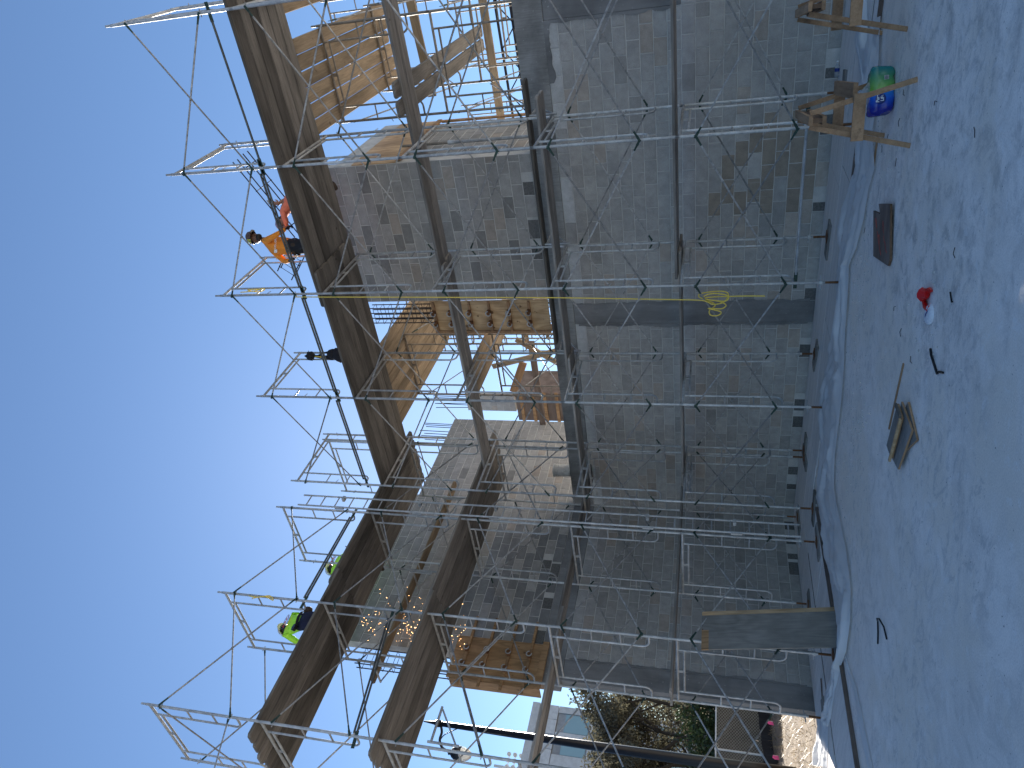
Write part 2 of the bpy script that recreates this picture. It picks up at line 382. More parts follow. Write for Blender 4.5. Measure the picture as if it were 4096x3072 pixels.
def wall_panel(label, origin, rz, length, courses, th=.2, colfn=None, shift=0.0, patches=(), stuff_after=None, cut=None):
    t = thing('block_wall', label, 'wall', origin, rz); t['kind'] = 'thing'
    top = courses*CH
    core = MB().box((0,.008,0), (length, th, (cut[1] if cut else courses)*CH))
    if cut: core.box((0,.008,cut[1]*CH+.001), (cut[0], th, top))
    obj('mortar_core', core.mesh('mortar_core', 'mortar'), t, kind='stuff' if cut else None)
    n = 0; rest = MB()
    for c in range(courses):
        x = -((c % 2)*BL/2 + shift); 
        while x < length - .02:
            a, b_ = max(0, x), min(cut[0] if cut and c >= cut[1] else length, x+BL); w = b_-a; x += BL
            if w < .06: continue
            z = c*CH
            if any(abs((a+w/2)-px) < .2 and c == pc for px, pc in patches):
                obj('patched_opening', block_mesh(min(w, .16+.03*RND.randint(0,7)), 'dark_patch'), t, (a+.006, RND.uniform(0,.003), z+.0055)); n += 1; continue
            if n >= 300:
                rest.add([Vector(v.co)+Vector((a+.006, 0, z+.0055)) for v in block_mesh(w).vertices], [tuple(p.vertices) for p in block_mesh(w).polygons]); continue
            col = colfn(a+w/2, z) if colfn else block_color(a, z)
            obj('block', block_mesh(w), t, (a+.006, RND.uniform(-.0015,.0025), z+.0055), color=col); n += 1
    if rest.f:
        o = obj('block_courses', rest.mesh('block_courses', 'block'), t, kind='stuff', color=(.25,.245,.235))
    return t
def col_right(x0):
    def fn(x, z):
        X = x + x0; c = block_color(x, z)
        if 6.95 < X < 8.35 and .15 < z < 1.75 and RND.random() < .75 and not (z > 1.4 and X > 8.0):
            v = .235 + .05*RND.random(); c = (v*1.10, v*.95, v*.78)
        if z > 20*CH-.01 and RND.random() < .6: v = .40+.1*RND.random(); c = (v, v, v*.98)
        return c
    return fn
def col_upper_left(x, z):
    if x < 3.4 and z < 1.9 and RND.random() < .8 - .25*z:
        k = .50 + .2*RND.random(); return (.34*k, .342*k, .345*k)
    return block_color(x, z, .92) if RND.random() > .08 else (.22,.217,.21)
# right wall: panel right of the concrete pilaster, then the stretch to the corner
wall_panel('grey concrete block wall on the right between the dark pilaster and frame edge', (5.23, 0, 0), 0, 4.87, 21, colfn=col_right(5.23), patches=[(2.9,0),(1.7,0),(.4,0),(4.0,0)])
wall_panel('shaded grey block wall between the inside corner and the dark pilaster', (0, 0, 0), 0, 4.80, 21, colfn=col_right(0), patches=[(4.3,0),(3.1,0),(2.55,0),(1.5,0),(.85,0)])
wall_panel('upper block wall above the beam between the plywood column form and right opening', (5.36, 0, 4.735), 0, 2.76, 22,
           colfn=lambda x, z: tuple(q*.88 for q in block_color(x, z)) if RND.random() > .10 else (.21,.207,.20), patches=[(2.2,0),(1.5,0),(.9,0)])
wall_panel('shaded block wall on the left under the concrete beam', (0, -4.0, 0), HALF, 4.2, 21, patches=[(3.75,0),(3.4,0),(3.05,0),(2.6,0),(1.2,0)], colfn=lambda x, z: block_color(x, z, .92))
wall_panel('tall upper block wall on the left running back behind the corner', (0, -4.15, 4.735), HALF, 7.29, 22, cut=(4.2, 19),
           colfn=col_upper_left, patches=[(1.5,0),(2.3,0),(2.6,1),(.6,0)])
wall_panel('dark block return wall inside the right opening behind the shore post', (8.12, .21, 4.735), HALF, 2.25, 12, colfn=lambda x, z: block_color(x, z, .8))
# concrete pilasters and beams
def slab_box(name, label, cat, lo, hi, mat, group=None):
    me = MB().box(tuple(a-b for a, b in zip(lo, lo)), tuple(a-b for a, b in zip(hi, lo))).mesh(name, mat)
    bm = bmesh.new(); bm.from_mesh(me); bmesh.ops.bevel(bm, geom=bm.edges[:], offset=.008, segments=1, affect='EDGES'); bm.to_mesh(me); bm.free()
    return obj(name, me, None, lo, label=label, cat=cat, group=group, kind='thing')
slab_box('concrete_pilaster', 'dark cast concrete pilaster set in the right block wall', 'pilaster', (4.803, -.004, 0), (5.227, .19, 4.265), 'concrete_dark')
slab_box('concrete_pilaster', 'dark concrete pilaster at the far right edge of the wall', 'pilaster', (10.103, -.004, 2.237), (11.6, .19, 4.265), 'concrete_dark')
slab_box('concrete_pilaster', 'dark concrete end pilaster of the left block wall', 'pilaster', (-.19, -4.455, 0), (.004, -4.003, 4.265), 'concrete_dark')
slab_box('concrete_beam', 'grey cast concrete beam along the right wall under the openings', 'beam', (.009, -.006, 4.27), (11.6, .21, 4.73), 'concrete_beam')
slab_box('concrete_beam', 'dark cast concrete beam along the left wall above eye level', 'beam', (-.2, -4.55, 4.27), (.006, .2, 4.73), 'concrete_dark')
wp = wall_panel('block wall below the right edge pilaster', (10.103, 0, 0), 0, 1.2, 11, colfn=col_right(10.1))
# ragged mortar skirts under the pilaster patches
def ragged(label, x0, x1, z, depth, parent_rz=0, loc=(0,0,0), mat='concrete_dark'):
    g = MB(); k = int((x1-x0)/.04); top = []; bot = []
    for i in range(k+1):
        x = x0+(x1-x0)*i/k; dz = depth*(.35+.65*abs(noise.noise((x*4, z, 3))))+.02*RND.random(); top.append((x, 0, z)); bot.append((x, 0, z-dz))
    vs = top+bot; g.add(vs, [(i, k+1+i, k+2+i, i+1) for i in range(k)])
    g.add([(x, .02, zz) for x, _, zz in top+bot], [(i+1, k+2+i, k+1+i, i) for i in range(k)])
    return g
o = obj('mortar_smear', ragged('', 0, .9, 0, .18).mesh('mortar_smear', 'concrete_dark'), None, (9.2, -.009, 4.275), label='ragged dark mortar smear under the beam at right', cat='mortar')
def vsmear(x, z0, z1, sgn, label, rz=0, plane='R'):
    g = MB(); k = int((z1-z0)/.05); a = []; b_ = []
    for i in range(k+1):
        z = z0+(z1-z0)*i/k; w = .015+.075*abs(noise.noise((x*3, z*2.1, 7)))+.02*RND.random(); a.append((0,0,z)); b_.append((sgn*w,0,z))
    fs = [(i, i+1, k+2+i, k+1+i) for i in range(k)]
    if sgn < 0: fs = [f[::-1] for f in fs]
    g.add(a+b_, [f[::-1] for f in fs])
    loc = (x, -.008, 0) if plane == 'R' else (.008, x, 0)
    return obj('mortar_smear', g.mesh('mortar_smear', 'concrete_dark'), None, loc, rz, label=label, cat='mortar')
vsmear(4.804, .1, 4.2, -1, 'ragged dark mortar edge left of the right wall pilaster')
vsmear(5.226, .1, 4.2, 1, 'ragged dark mortar edge right of the right wall pilaster')
vsmear(10.104, 2.35, 4.2, -1, 'ragged dark mortar edge beside the far right pilaster')
vsmear(-4.004, .1, 4.2, 1, 'ragged dark mortar edge beside the left wall end pilaster', HALF, 'L')
# concrete cap with plywood soffit over the right opening
t = thing('formed_lintel', 'tan plywood beam side form above the dark return wall in the right opening', 'formwork', (8.12, .0, 7.2))
obj('cast_concrete', MB().box((-.17, .21, .0), (-.002, 2.6, 1.22)).mesh('cast_concrete', 'concrete_light'), t)
obj('form_panel', MB().box((0, .02, 0), (.02, 2.62, .86)).mesh('form_panel', 'plywood'), t)
obj('cap_strip', MB().box((0, .02, .865), (.012, 2.62, 1.21)).mesh('cap_strip', 'concrete_light'), t)
for k in range(3): obj('cleat', MB().box((.022, .06+.85*k, -.09), (.062, .86+.85*k, .0)).mesh('cleat', 'plywood_orange'), t)
obj('edge_board', MB().bar((.03, 2.5, -2.45), (.03, 2.5, -.1), .09, .04).mesh('edge_board', 'lumber'), t)
t = thing('shore_post', 'galvanized adjustable shore post standing inside the right opening', 'post', (8.29, .42, 4.735))
obj('outer_tube', MB().path([(0,0,.01),(0,0,1.5)], .03).mesh('outer_tube', 'steel'), t)
obj('inner_tube', MB().path([(0,0,1.5),(0,0,2.44)], .024).mesh('inner_tube', 'steel_dull'), t)
obj('collar', MB().path([(0,0,1.44),(0,0,1.56)], .042).mesh('collar', 'steel'), t)
obj('base_plate', MB().box((-.07,-.07,0),(.07,.07,.012)).mesh('base_plate', 'steel_dull'), t)

# ------------------------------------------------------------------ plywood column forms with tie clamps
def clamp(parent, p, sgn=1, n=Vector((0,-1,0))):
    q = MB(); P = Vector(p); q.box((P.x-.045, P.y-.045, P.z-.03), (P.x+.045, P.y+.03, P.z+.03))
    obj('tie_clamp', q.mesh('tie_clamp', 'rust'), parent)
    q = MB(); pts = [P+Vector((.05*math.cos(a), -.06, .05*math.sin(a))) for a in [i*.7 for i in range(8)]]
    q.path(pts, .011, 6); obj('tie_ring', q.mesh('tie_ring', 'steel'), parent)
t = thing('column_form', 'light plywood column form with six battens on the right wall', 'formwork', (4.685, -.03, 4.74))
obj('form_panel', MB().box((0, 0, 0), (.675, .024, 2.38)).mesh('form_panel', 'plywood'), t)
obj('side_panel', MB().box((-.03, .0, 0), (-.004, .26, 2.38)).mesh('side_panel', 'lumber'), t)
for k, z in enumerate((.38, .78, 1.18, 1.58, 1.98, 2.32)):
    obj('batten', MB().box((-.02, -.045, z-.022), (.665, -.002, z+.022)).mesh('batten', 'lumber'), t)
    for x in (.22, .46): clamp(t, (x, -.075, z))
obj('kicker', MB().box((-.03,-.04,-.0),(.02,-.004,2.38)).mesh('kicker','lumber'), t)
t = thing('column_form', 'orange plywood column form at the end of the left wall', 'formwork', (.03, -4.67, 4.62), HALF)
obj('form_panel', MB().box((0, 0, 0), (.9, .024, 1.78)).mesh('form_panel', 'plywood_orange'), t)
obj('side_panel', MB().box((-.03, 0, .0), (-.004, .26, 1.72)).mesh('side_panel', 'plywood_orange'), t)
for k, z in enumerate((.30, .70, 1.12, 1.52)):
    obj('waler', MB().box((-.16, -.045, z-.024), (1.35, -.002, z+.024)).mesh('waler', 'plywood_orange'), t)
    for x in (.25, .58): clamp(t, (x, -.075, z))
obj('base_cleat', MB().box((-.02, -.05, -.02), (.93, -.003, .10)).mesh('base_cleat', 'plywood_orange'), t)
def rebar_cage(label, loc, w, d, h, nb=3, ties=9, rot=None):
    t = thing('rebar_cage', label, 'rebar', loc, rot=rot)
    for i in range(nb):
        for y in (0, d):
            obj('bar', MB().path([(w*i/(nb-1), y, 0), (w*i/(nb-1), y, h)], .011, 6).mesh('bar', 'rebar'), t)
    for k in range(ties):
        z = h*(k+.5)/ties
        obj('tie', MB().path([(-.012,-.012,z),(w+.012,-.012,z),(w+.012,d+.012,z),(-.012,d+.012,z),(-.012,-.012,z)], .006, 5).mesh('tie', 'rebar'), t)
    return t
rebar_cage('dark rebar cage rising above the light plywood column form', (4.86, .02, 7.0), .34, .16, 1.5, 4, 9)
rebar_cage('dark rebar cage standing at the near end of the upper left wall', (-.16, -4.6, 6.3), .14, .34, 2.0, 2, 9)
for k, (y, z1) in enumerate([(2.95, 9.45), (2.88, 9.40), (2.80, 9.35), (2.62, 9.47), (2.5, 9.3), (2.4, 9.36), (2.24, 9.2)]):
    obj('rebar_dowel', MB().path([(0,0,0),(.01,.02,z1-8.4)], .010, 6).mesh('rebar_dowel', 'rebar'), None, (-.06, y, 8.4), label='thin rebar dowel sticking up from the far end of upper left wall', cat='rebar', group='dowels on the far end of the upper left wall')
for k, (y, h) in enumerate([(-.9, .9), (-1.1, .9), (-1.55, .8), (-3.75, 1.0), (-3.3, .8), (-1.3, .95)]):
    obj('rebar_dowel', MB().path([(0,0,0),(0,.0,h)], .009, 6).mesh('rebar_dowel', 'rebar'), None, (-.1, y, 8.55), label='short rebar dowel standing on the upper left wall behind the deck', cat='rebar', group='dowels on the upper left wall behind the deck')
t = rebar_cage('horizontal dark rebar cage slanting over the deck beside the orange shirted worker', (6.9, -.2, 9.52), .30, .16, 1.7, 2, 4, rot=(0, math.radians(63), 0))
t = rebar_cage('short dark rebar stubs left of the orange shirted worker', (6.42, -.2, 9.55), .32, .14, .55, 2, 2, rot=(0, math.radians(-50), 0))

# ================================================================== SCAFFOLD
H = 1.9304; BAY = 2.134; D = 1.54; Z0 = 2.178; RT = .0215
SRY = -2.27; SLX = 2.385
XS = [2.469 + BAY*k for k in range(5)]               # right wing frame columns, from the corner
YS = [-.82 - BAY*k for k in range(4)]                # left wing frame columns, from the corner
def tubepath(pts, r=RT, n=8, m='steel'): 
    me = MB().path(pts, r, n).mesh('tube', m); return smooth_by_angle(me, 50)
def make_frame_parts(m):
    P = []
    def bend(x0, s):
        pts = [(x0+s*.25, 0, H-.10)]; pts += [(x0+s*.25, 0, .52)]
        for a in (15, 35, 55, 75, 90): pts.append((x0+s*(.25-.11*(1-math.cos(math.radians(a)))), 0, .52-.11*math.sin(math.radians(a))))
        pts.append((x0+s*.0, 0, .41)); return pts
    for x0 in (0, D):
        P.append(('post', MB().path([(x0,0,.0),(x0,0,H+.055)], RT, 8).path([(x0,0,H+.05),(x0,0,H+.15)], .0165, 8)))
    P.append(('header', MB().path([(0,0,H),(D,0,H)], RT, 8)))
    P.append(('lower_header', MB().path([(.25,0,H-.10),(D-.25,0,H-.10)], .0165, 8)))
    P.append(('spacer', MB().box((D/2-.025,-.008,H-.10),(D/2+.025,.008,H))))
    for x0, s in ((0, 1), (D, -1)):
        P.append(('inner_rail', MB().path(bend(x0, s), .0165, 8)))
        for z in (1.28, .84): P.append(('rung', MB().path([(x0,0,z),(x0+s*.25,0,z)], .0125, 6)))
        P.append(('inner_tie', MB().path([(x0+s*.25,0,H-.10),(x0+s*.25,0,H)], .0165, 6)))
    for x0 in (0, D):
        for z in (H-.2, H-1.42): P.append(('lock_stud', MB().path([(x0,-.05,z),(x0,.05,z)], .008, 5)))
        P.append(('drop_lock', MB().path([(x0+.0,-.02,1.05),(x0+.07,-.03,1.02)], .006, 5)))
    return [(nm, smooth_by_angle(q.mesh(nm, m), 50)) for nm, q in P]
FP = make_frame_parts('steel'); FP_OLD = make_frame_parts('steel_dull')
def frame(label, loc, rz, parts=FP, group='scaffold frames'):
    t = thing('scaffold_support', label, 'scaffold frame', loc, rz, group)
    for nm, me in parts: obj(nm, me, t)
    return t
LV = ['ground', 'second', 'third', 'fourth', 'top']
for k, x in enumerate(XS):
    for l in range(5):
        frame(f'galvanized steel frame, {LV[l]} lift, {ORD[k]} column from the corner along the right wall', (x, SRY, Z0-H+H*l), HALF)
for k, y in enumerate(YS):
    for l in range(5):
        frame(f'galvanized steel frame, {LV[l]} lift, {ORD[k]} column from the corner along the left wall', (SLX, y, Z0-H+H*l), math.pi)
# screw jacks with base plates on sole boards
JK = [('screw', MB().path([(0,0,.03),(0,0,.30)], .017, 8).mesh('screw', 'rust')), ('base_plate', MB().box((-.075,-.075,.0),(.075,.075,.012)).mesh('base_plate', 'rust')),
      ('handle_nut', MB().path([(0,0,.235),(0,0,.275)], .034, 8).path([(-.11,0,.25),(.11,0,.262)], .009, 6).mesh('handle_nut', 'steel'))]
def jack(label, x, y):
    t = thing('screw_jack', label, 'screw jack', (x, y, .048), RND.random()*3, 'screw jacks under the scaffold posts')
    for nm, me in JK: obj(nm, me, t)
SB = MB().box((-.3,-.11,0),(.3,.11,.038)).mesh('sole_board', 'plank_grey')
for k, x in enumerate(XS):
    for y, side in ((SRY, 'front'), (SRY+D, 'wall side')):
        jack(f'rusty screw jack under the {side} post of {ORD[k]} frame column along the right wall', x, y)
        obj('sole_board', SB, None, (x+RND.uniform(-.05,.05), y+RND.uniform(-.03,.03), .010), RND.uniform(-.35,.35), label=f'short sole board under the {side} jack of {ORD[k]} frame column, right wall', cat='board')
for k, y in enumerate(YS):
    for x, side in ((SLX, 'front'), (SLX-D, 'wall side')):
        jack(f'rusty screw jack under the {side} post of {ORD[k]} frame column along the left wall', x, y)
        obj('sole_board', SB, None, (x+RND.uniform(-.04,.04), y+RND.uniform(-.05,.05), .010), HALF+RND.uniform(-.35,.35), label=f'short sole board under the {side} jack of {ORD[k]} frame column, left wall', cat='board')
# crossed braces
def brace_parts():
    za, zb = H-.2, H-1.42; P = []
    for (z0, z1), y in (((za, zb), -.012), ((zb, za), .012)):
        a, b_ = Vector((0, y, z0)), Vector((BAY, y, z1)); d = (b_-a).normalized()
        P.append(('brace_bar', smooth_by_angle(MB().path([a+d*.10, b_-d*.10], .0125, 6).mesh('brace_bar', 'brace_steel'), 50)))
        for p, s in ((a, 1), (b_, -1)):
            q = MB().bar(p-d*s*.02, p+d*s*.07, .032, .007, (0,1,0)).path([p+d*s*.06, p+d*s*.14], [.0138,.0129], 6)
            P.append(('green_end', q.mesh('green_end', 'green_paint')))
    P.append(('pivot_bolt', MB().path([(BAY/2,-.03,(za+zb)/2),(BAY/2,.03,(za+zb)/2)], .01, 6).mesh('pivot_bolt', 'steel_dull')))
    return P
BP = brace_parts()
def brace(label, loc, rz):
    t = thing('cross_brace', label, 'cross brace', loc, rz, 'cross braces between scaffold frames')
    for nm, me in BP: obj(nm, me, t)
for k in range(4):
    for l in range(5):
        for y, side in ((SRY-.035, 'front'), (SRY+D+.035, 'wall')):
            if side == 'wall' and l == 4: continue
            brace(f'crossed brace bars, {LV[l]} lift, {side} side, {ORD[k]} bay from the corner, right wall', (XS[k], y, Z0-H+H*l), 0)
for k in range(3):
    for l in range(5):
        for x, side in ((SLX+.035, 'front'), (SLX-D-.035, 'wall')):
            if side == 'wall' and l == 4 and k < 2: continue
            if l == 4 and k == 0: continue
            brace(f'crossed brace bars, {LV[l]} lift, {side} side, {ORD[k]} bay from the corner, left wall', (x, YS[k], Z0-H+H*l), -HALF)
brace('crossed brace bars closing the near end frame at the top of the left wall', (SLX+.02, YS[3]-.04, Z0-H+H*4), math.pi)
# planks
PLK = {}
def plank_mesh(L, w=.226, th=.042, mat='plank'):
    key = (round(L, 2), w, mat, RND.randint(0, 2))
    if key in PLK: return PLK[key]
    c = .035; pts = [(-L/2+c,-w/2),(L/2-c,-w/2),(L/2,-w/2+c),(L/2,w/2-c),(L/2-c,w/2),(-L/2+c,w/2),(-L/2,w/2-c),(-L/2,-w/2+c)]
    nx = 10; g = MB(); sag = RND.uniform(-.006, .004); tw = RND.uniform(-.01, .01)
    xs = [-L/2, -L/2+c] + [(-L/2+c)+(L-2*c)*i/nx for i in range(1, nx)] + [L/2-c, L/2]
    for x in xs:
        hw = w/2-c if abs(abs(x)-L/2) < 1e-6 else w/2
        dz = sag*(1-(2*x/L)**2); t_ = tw*x/L; jy = .002*noise.noise((x*2, L, key[3]))
        for y, z in ((-hw+.011,0),(hw-.011,0),(hw,.012),(hw,th),(-hw,th),(-hw,.012)): g.v.append((x, y+jy, z+dz+y*t_*2))
    for i in range(len(xs)-1):
        for k in range(6):
            k2 = (k+1) % 6; g.f.append((i*6+k, (i+1)*6+k, (i+1)*6+k2, i*6+k2)); g.m.append(0)
    g.f += [(5,4,3,2,1,0), tuple(len(xs)*6-6+i for i in range(6))]; g.m += [0, 0]
    g.f = [f[::-1] for f in g.f]
    PLK[key] = g.mesh('plank', mat); return PLK[key]
def deck(desc, axis, a0, a1, b_list, z, mat='plank', grp='scaffold planks', jit=.04):
    L = abs(a1-a0)
    for i, b in enumerate(b_list):
        j = RND.uniform(-jit, jit); mid = (a0+a1)/2 + j
        zz_ = z + RND.uniform(0, .010); loc = (mid, b, zz_) if axis == 'x' else (b, mid, zz_)
        o = obj('scaffold_plank', plank_mesh(L, mat=mat), None, loc, (0 if axis == 'x' else HALF) + RND.uniform(-.002,.002),
                label=f'weathered plank, {ORD[i]} from the front, {desc}', cat='plank', group=grp)
ZL = [Z0 + H*l + RT + .001 for l in range(5)]
seq = lambda s, n, d: [s + d*i for i in range(n)]
deck('top deck, outer run, right wall', 'x', 6.45, 11.3, seq(-2.15, 6, .2425), ZL[3]+.046)
deck('top deck, inner run, right wall', 'x', 2.33, 7.12, seq(-2.15, 6, .2425), ZL[3])
deck('third deck, right end, right wall', 'x', 6.3, 11.3, seq(-1.43, 2, .243), ZL[2]+.046, 'plank_grey')
deck('third deck, corner end, right wall', 'x', 2.4, 6.85, seq(-1.43, 2, .243), ZL[2], 'plank_grey')
deck('second deck, right end, right wall', 'x', 4.35, 9.36, seq(-1.28, 2, .243), ZL[1]+.046, 'plank_grey')
deck('second deck, corner end, right wall', 'x', 1.0, 4.9, seq(-1.30, 2, .243), ZL[1], 'plank_grey')
deck('first deck, right end, right wall', 'x', 6.5, 11.2, seq(-1.58, 3, .243), ZL[0]+.046, 'plank_grey')
deck('first deck, corner end, right wall', 'x', 2.2, 6.95, seq(-1.52, 3, .243), ZL[0], 'plank_grey')
deck('top deck, corner run, left wall', 'y', -.35, -4.6, seq(2.25, 6, -.2425), ZL[3]+.092)
deck('top deck, near run, left wall', 'y', -4.3, -7.45, seq(2.26, 6, -.2425), ZL[3]+.046, jit=.06)
deck('third deck, corner run, left wall', 'y', -.3, -5.0, seq(2.33, 6, -.2425), ZL[2]+.092)
deck('third deck, near run, left wall', 'y', -4.6, -7.42, seq(2.36, 6, -.2425), ZL[2]+.046, jit=.06)
deck('second deck, corner run, left wall', 'y', -.2, -4.9, seq(1.40, 2, -.243), ZL[1]+.046, 'plank_grey')
deck('second deck, near run, left wall', 'y', -4.0, -8.6, seq(1.40, 2, -.243), ZL[1]+.0, 'plank_grey')
deck('first deck, corner run, left wall', 'y', -.6, -5.3, seq(1.32, 2, -.243), ZL[0]+.046, 'plank_grey')
deck('bracket deck beside the upper left wall', 'y', .0, -5.25, seq(.50, 1, -.24), 7.5, 'plank_new')
deck('raised board above the second deck', 'x', 4.8, 9.45, seq(-.62, 1, .24), 4.50)
deck('top deck bridging into the right opening', 'y', -.85, 2.95, seq(10.27, 6, -.245), ZL[3]+.046, 'plank_new')
deck('dark lower deck bridging into the right opening', 'y', -1.75, 3.1, seq(9.66, 2, -.26), ZL[2]+.092)
deck('sunlit top deck bridging into the middle opening', 'y', -.8, 2.7, seq(4.70, 8, -.245), ZL[3]+.046, 'plank_new')
deck('lower deck bridging into the middle opening', 'y', -.9, 2.4, seq(4.35, 3, -.245), ZL[2]+.092, 'plank_new')
deck('loose board raised behind the right opening', 'y', -.6, 2.9, seq(10.75, 1, -.245), ZL[3]+.7, 'plank_new')
# frames standing on the beam behind the openings
for (x0, y), nm in (((10.42, .08), 'on the beam in the right opening'), ((10.42, 2.3), 'behind the right opening'), ((10.42, 4.43), 'far behind the right opening'),
                    ((4.42, .30), 'on the beam in the middle opening'), ((4.42, 2.43), 'behind the middle opening'), ((3.2, 4.7), 'far behind the middle opening'), ((1.6, 6.6), 'farthest off behind the middle opening')):
    for l in (2, 3):
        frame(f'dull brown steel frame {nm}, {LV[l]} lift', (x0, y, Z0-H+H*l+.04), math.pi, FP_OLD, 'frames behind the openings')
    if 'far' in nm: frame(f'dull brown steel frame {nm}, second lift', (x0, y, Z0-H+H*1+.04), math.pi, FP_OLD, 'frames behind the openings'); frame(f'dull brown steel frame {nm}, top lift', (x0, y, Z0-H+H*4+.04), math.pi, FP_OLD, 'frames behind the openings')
for (x, y, n_) in ((10.46, .08, 'right side of the right opening'), (8.85, .08, 'left side of the right opening'), (4.46, .30, 'right side of the middle opening'), (2.86, .30, 'left side of the middle opening'), (10.46, 2.3, 'far bay right of the right opening'), (8.85, 2.3, 'far bay left of the right opening'),(4.46, 2.43, 'far bay right of the middle opening'), (2.86, 2.43, 'far bay left of the middle opening')):
    for l in (2, 3): brace(f'crossed brace bars, {LV[l]} lift, {n_}', (x, y, Z0-H+H*l+.04), HALF)
far = [((7.4, 7.0), 'in the first far row behind the right opening'), ((9.8, 7.4), 'in the second far row behind the right opening'), ((11.6, 6.2), 'at the far edge behind the right opening'),
       ((2.2, 8.2), 'in the first far row behind the middle opening'), ((.4, 9.4), 'in the second far row behind the middle opening'), ((-1.2, 10.6), 'in the third far row behind the middle opening'), ((3.4, 9.8), 'in the fourth far row behind the middle opening')]
for (x0, y), nm in far:
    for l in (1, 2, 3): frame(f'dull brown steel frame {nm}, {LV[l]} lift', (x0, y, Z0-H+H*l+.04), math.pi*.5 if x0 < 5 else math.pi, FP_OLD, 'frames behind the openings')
    for l in (1, 2, 3): brace(f'crossed brace bars {nm}, {LV[l]} lift', (x0, y, Z0-H+H*l+.04), 0 if x0 < 5 else HALF)
deck('far board behind the middle opening', 'x', -.6, 3.6, seq(8.3, 3, .25), ZL[2]+.05, 'plank_new')
deck('far upper board behind the middle opening', 'x', -1.6, 2.2, seq(9.4, 2, .25), ZL[3]+.05, 'plank_new')
deck('far board behind the right opening', 'x', 6.6, 11.4, seq(7.2, 2, .25), ZL[2]+.05, 'plank_new')
for k in range(7):
    obj('rebar_dowel', MB().path([(0,0,0),(RND.uniform(-.05,.05),0,1.3)],.012,6).mesh('rebar_dowel','rebar'), None, (-1.8+.085*k, 6.1, 9.2), label='thin rebar dowel standing on the low parapet behind the middle opening', cat='rebar', group='dowels on the low parapet')
# guard rails on the top lift
def rail(label, p0, p1, mat='dark_rail', dbl=True):
    t = thing('guard_rail', label, 'guard rail', p0); d = Vector(p1)-Vector(p0); u = d.normalized()
    for dz in ((0, .045) if dbl else (0,)):
        obj('rail_tube', MB().path([u*.1+Vector((0,0,dz)), d-u*.1+Vector((0,0,dz))], .017, 8).mesh('rail_tube', mat), t)
    for q, s in ((Vector((0,0,0)), 1), (d, -1)):
        obj('end_plate', MB().bar(q-u*s*.12, q+u*s*.13, .05, .008, (0,1,0) if abs(u.x) > .5 else (1,0,0)).mesh('end_plate', 'green_paint'), t)
for k in range(4): rail(f'dark steel guard rail above the top deck, {ORD[k]} bay from the corner, right wall', (XS[k], SRY+.05, 8.36), (XS[k+1], SRY+.05, 8.38), dbl=k < 3)
rail('dark steel guard rail above the top deck, second bay from the corner, left wall', (SLX-.05, YS[1], 8.36), (SLX-.05, YS[2], 8.37))
rail('long thin tube tied near the ground between right wall frames', (XS[2]-.1, -2.0, .60), (XS[3]+.1, -2.0, .62), 'steel', False)
rail('paired dark rails over the third deck at the near end, left wall', (SLX-.1, YS[2]-.0, 6.75), (SLX-.1, YS[3], 6.5), 'dark_rail')
# access ladder clamped beside the corner
t = thing('access_ladder', 'tall galvanized access ladder clamped to the scaffold near the corner', 'ladder', (2.52, -2.72, .30))
for y in (0, -.27): obj('side_rail', MB().path([(0,y,0),(0,y,9.2)], .017, 8).mesh('side_rail', 'steel'), t)
rg = MB().path([(0,0,0),(0,-.27,0)], .012, 6).mesh('rung', 'steel')
for k in range(30): obj('rung', rg, t, (0, 0, .18+.305*k))
cb = MB().box((-.03,-.30,-.09),(.012,-.255,.09)).box((-.06,-.06,.0),(.015,.03,.05)).mesh('clamp_bracket', 'steel')
for z in (1.0, 2.45, 5.2, 6.7, 8.3): obj('clamp_bracket', cb, t, (0, 0, z))
# side brackets toward the walls
def bracket(label, loc, rz):
    t = thing('side_bracket', label, 'bracket', loc, rz)
    obj('arm', MB().path([(0,0,0),(.52,0,0)], .019, 8).mesh('arm', 'steel'), t)
    obj('strut', MB().path([(0,0,-.36),(.48,0,-.02)], .014, 6).mesh('strut', 'steel'), t)
    obj('leg', MB().path([(0,0,-.40),(0,0,.05)], .019, 8).mesh('leg', 'steel'), t)
for k in range(3): bracket(f'triangular steel side bracket toward the left wall on the {ORD[k]} frame column', (SLX-D-.04, YS[k]-.02, 7.47), math.pi)
for k in range(1, 4): bracket(f'triangular steel side bracket toward the right wall on the {ORD[k]} frame column', (XS[k]+.03, SRY+D+.04, 4.47), HALF)
bracket('triangular steel bracket hanging from the near end frame of the left wall', (SLX+.04, YS[3]+.06, 5.35), HALF)
# steel lattice boom and timbers seen through the openings
t = thing('lattice_boom', 'black steel lattice boom far behind the right opening', 'crane boom', (0, 14, 8.2))
for z, y in ((0,0),(.56,0),(.18,1.2),(.36,1.2)):
    obj('chord', MB().path([(-4,y,z-.35),(22,y,z+.35)], .045, 6).mesh('chord', 'black_metal'), t)
zz = MB(); x = -4
for k in range(36): zz.path([(x,0,(0 if k % 2 else .56)+(x-9)*.027),(x+.72,0,(.56 if k % 2 else 0)+(x+.72-9)*.027)], .022, 5); x += .72
obj('lacing', zz.mesh('lacing', 'black_metal'), t, kind='stuff')
def timber(label, p0, p1, w=.2, h=.05, mat='lumber', up=(0,0,1)):
    c = (Vector(p0)+Vector(p1))/2; d = Vector(p1)-Vector(p0); L = d.length
    me = MB().box((-L/2,-h/2,-w/2),(L/2,h/2,w/2)).mesh('timber', mat)
    o = obj('timber', me, None, c, label=label, cat='timber'); o.rotation_euler = d.to_track_quat('X', 'Z').to_euler(); return o
timber('pale timber waler crossing the right opening low', (11.2, 3.9, 6.30), (7.6, 3.9, 6.25), .17, .05, 'plank_new')
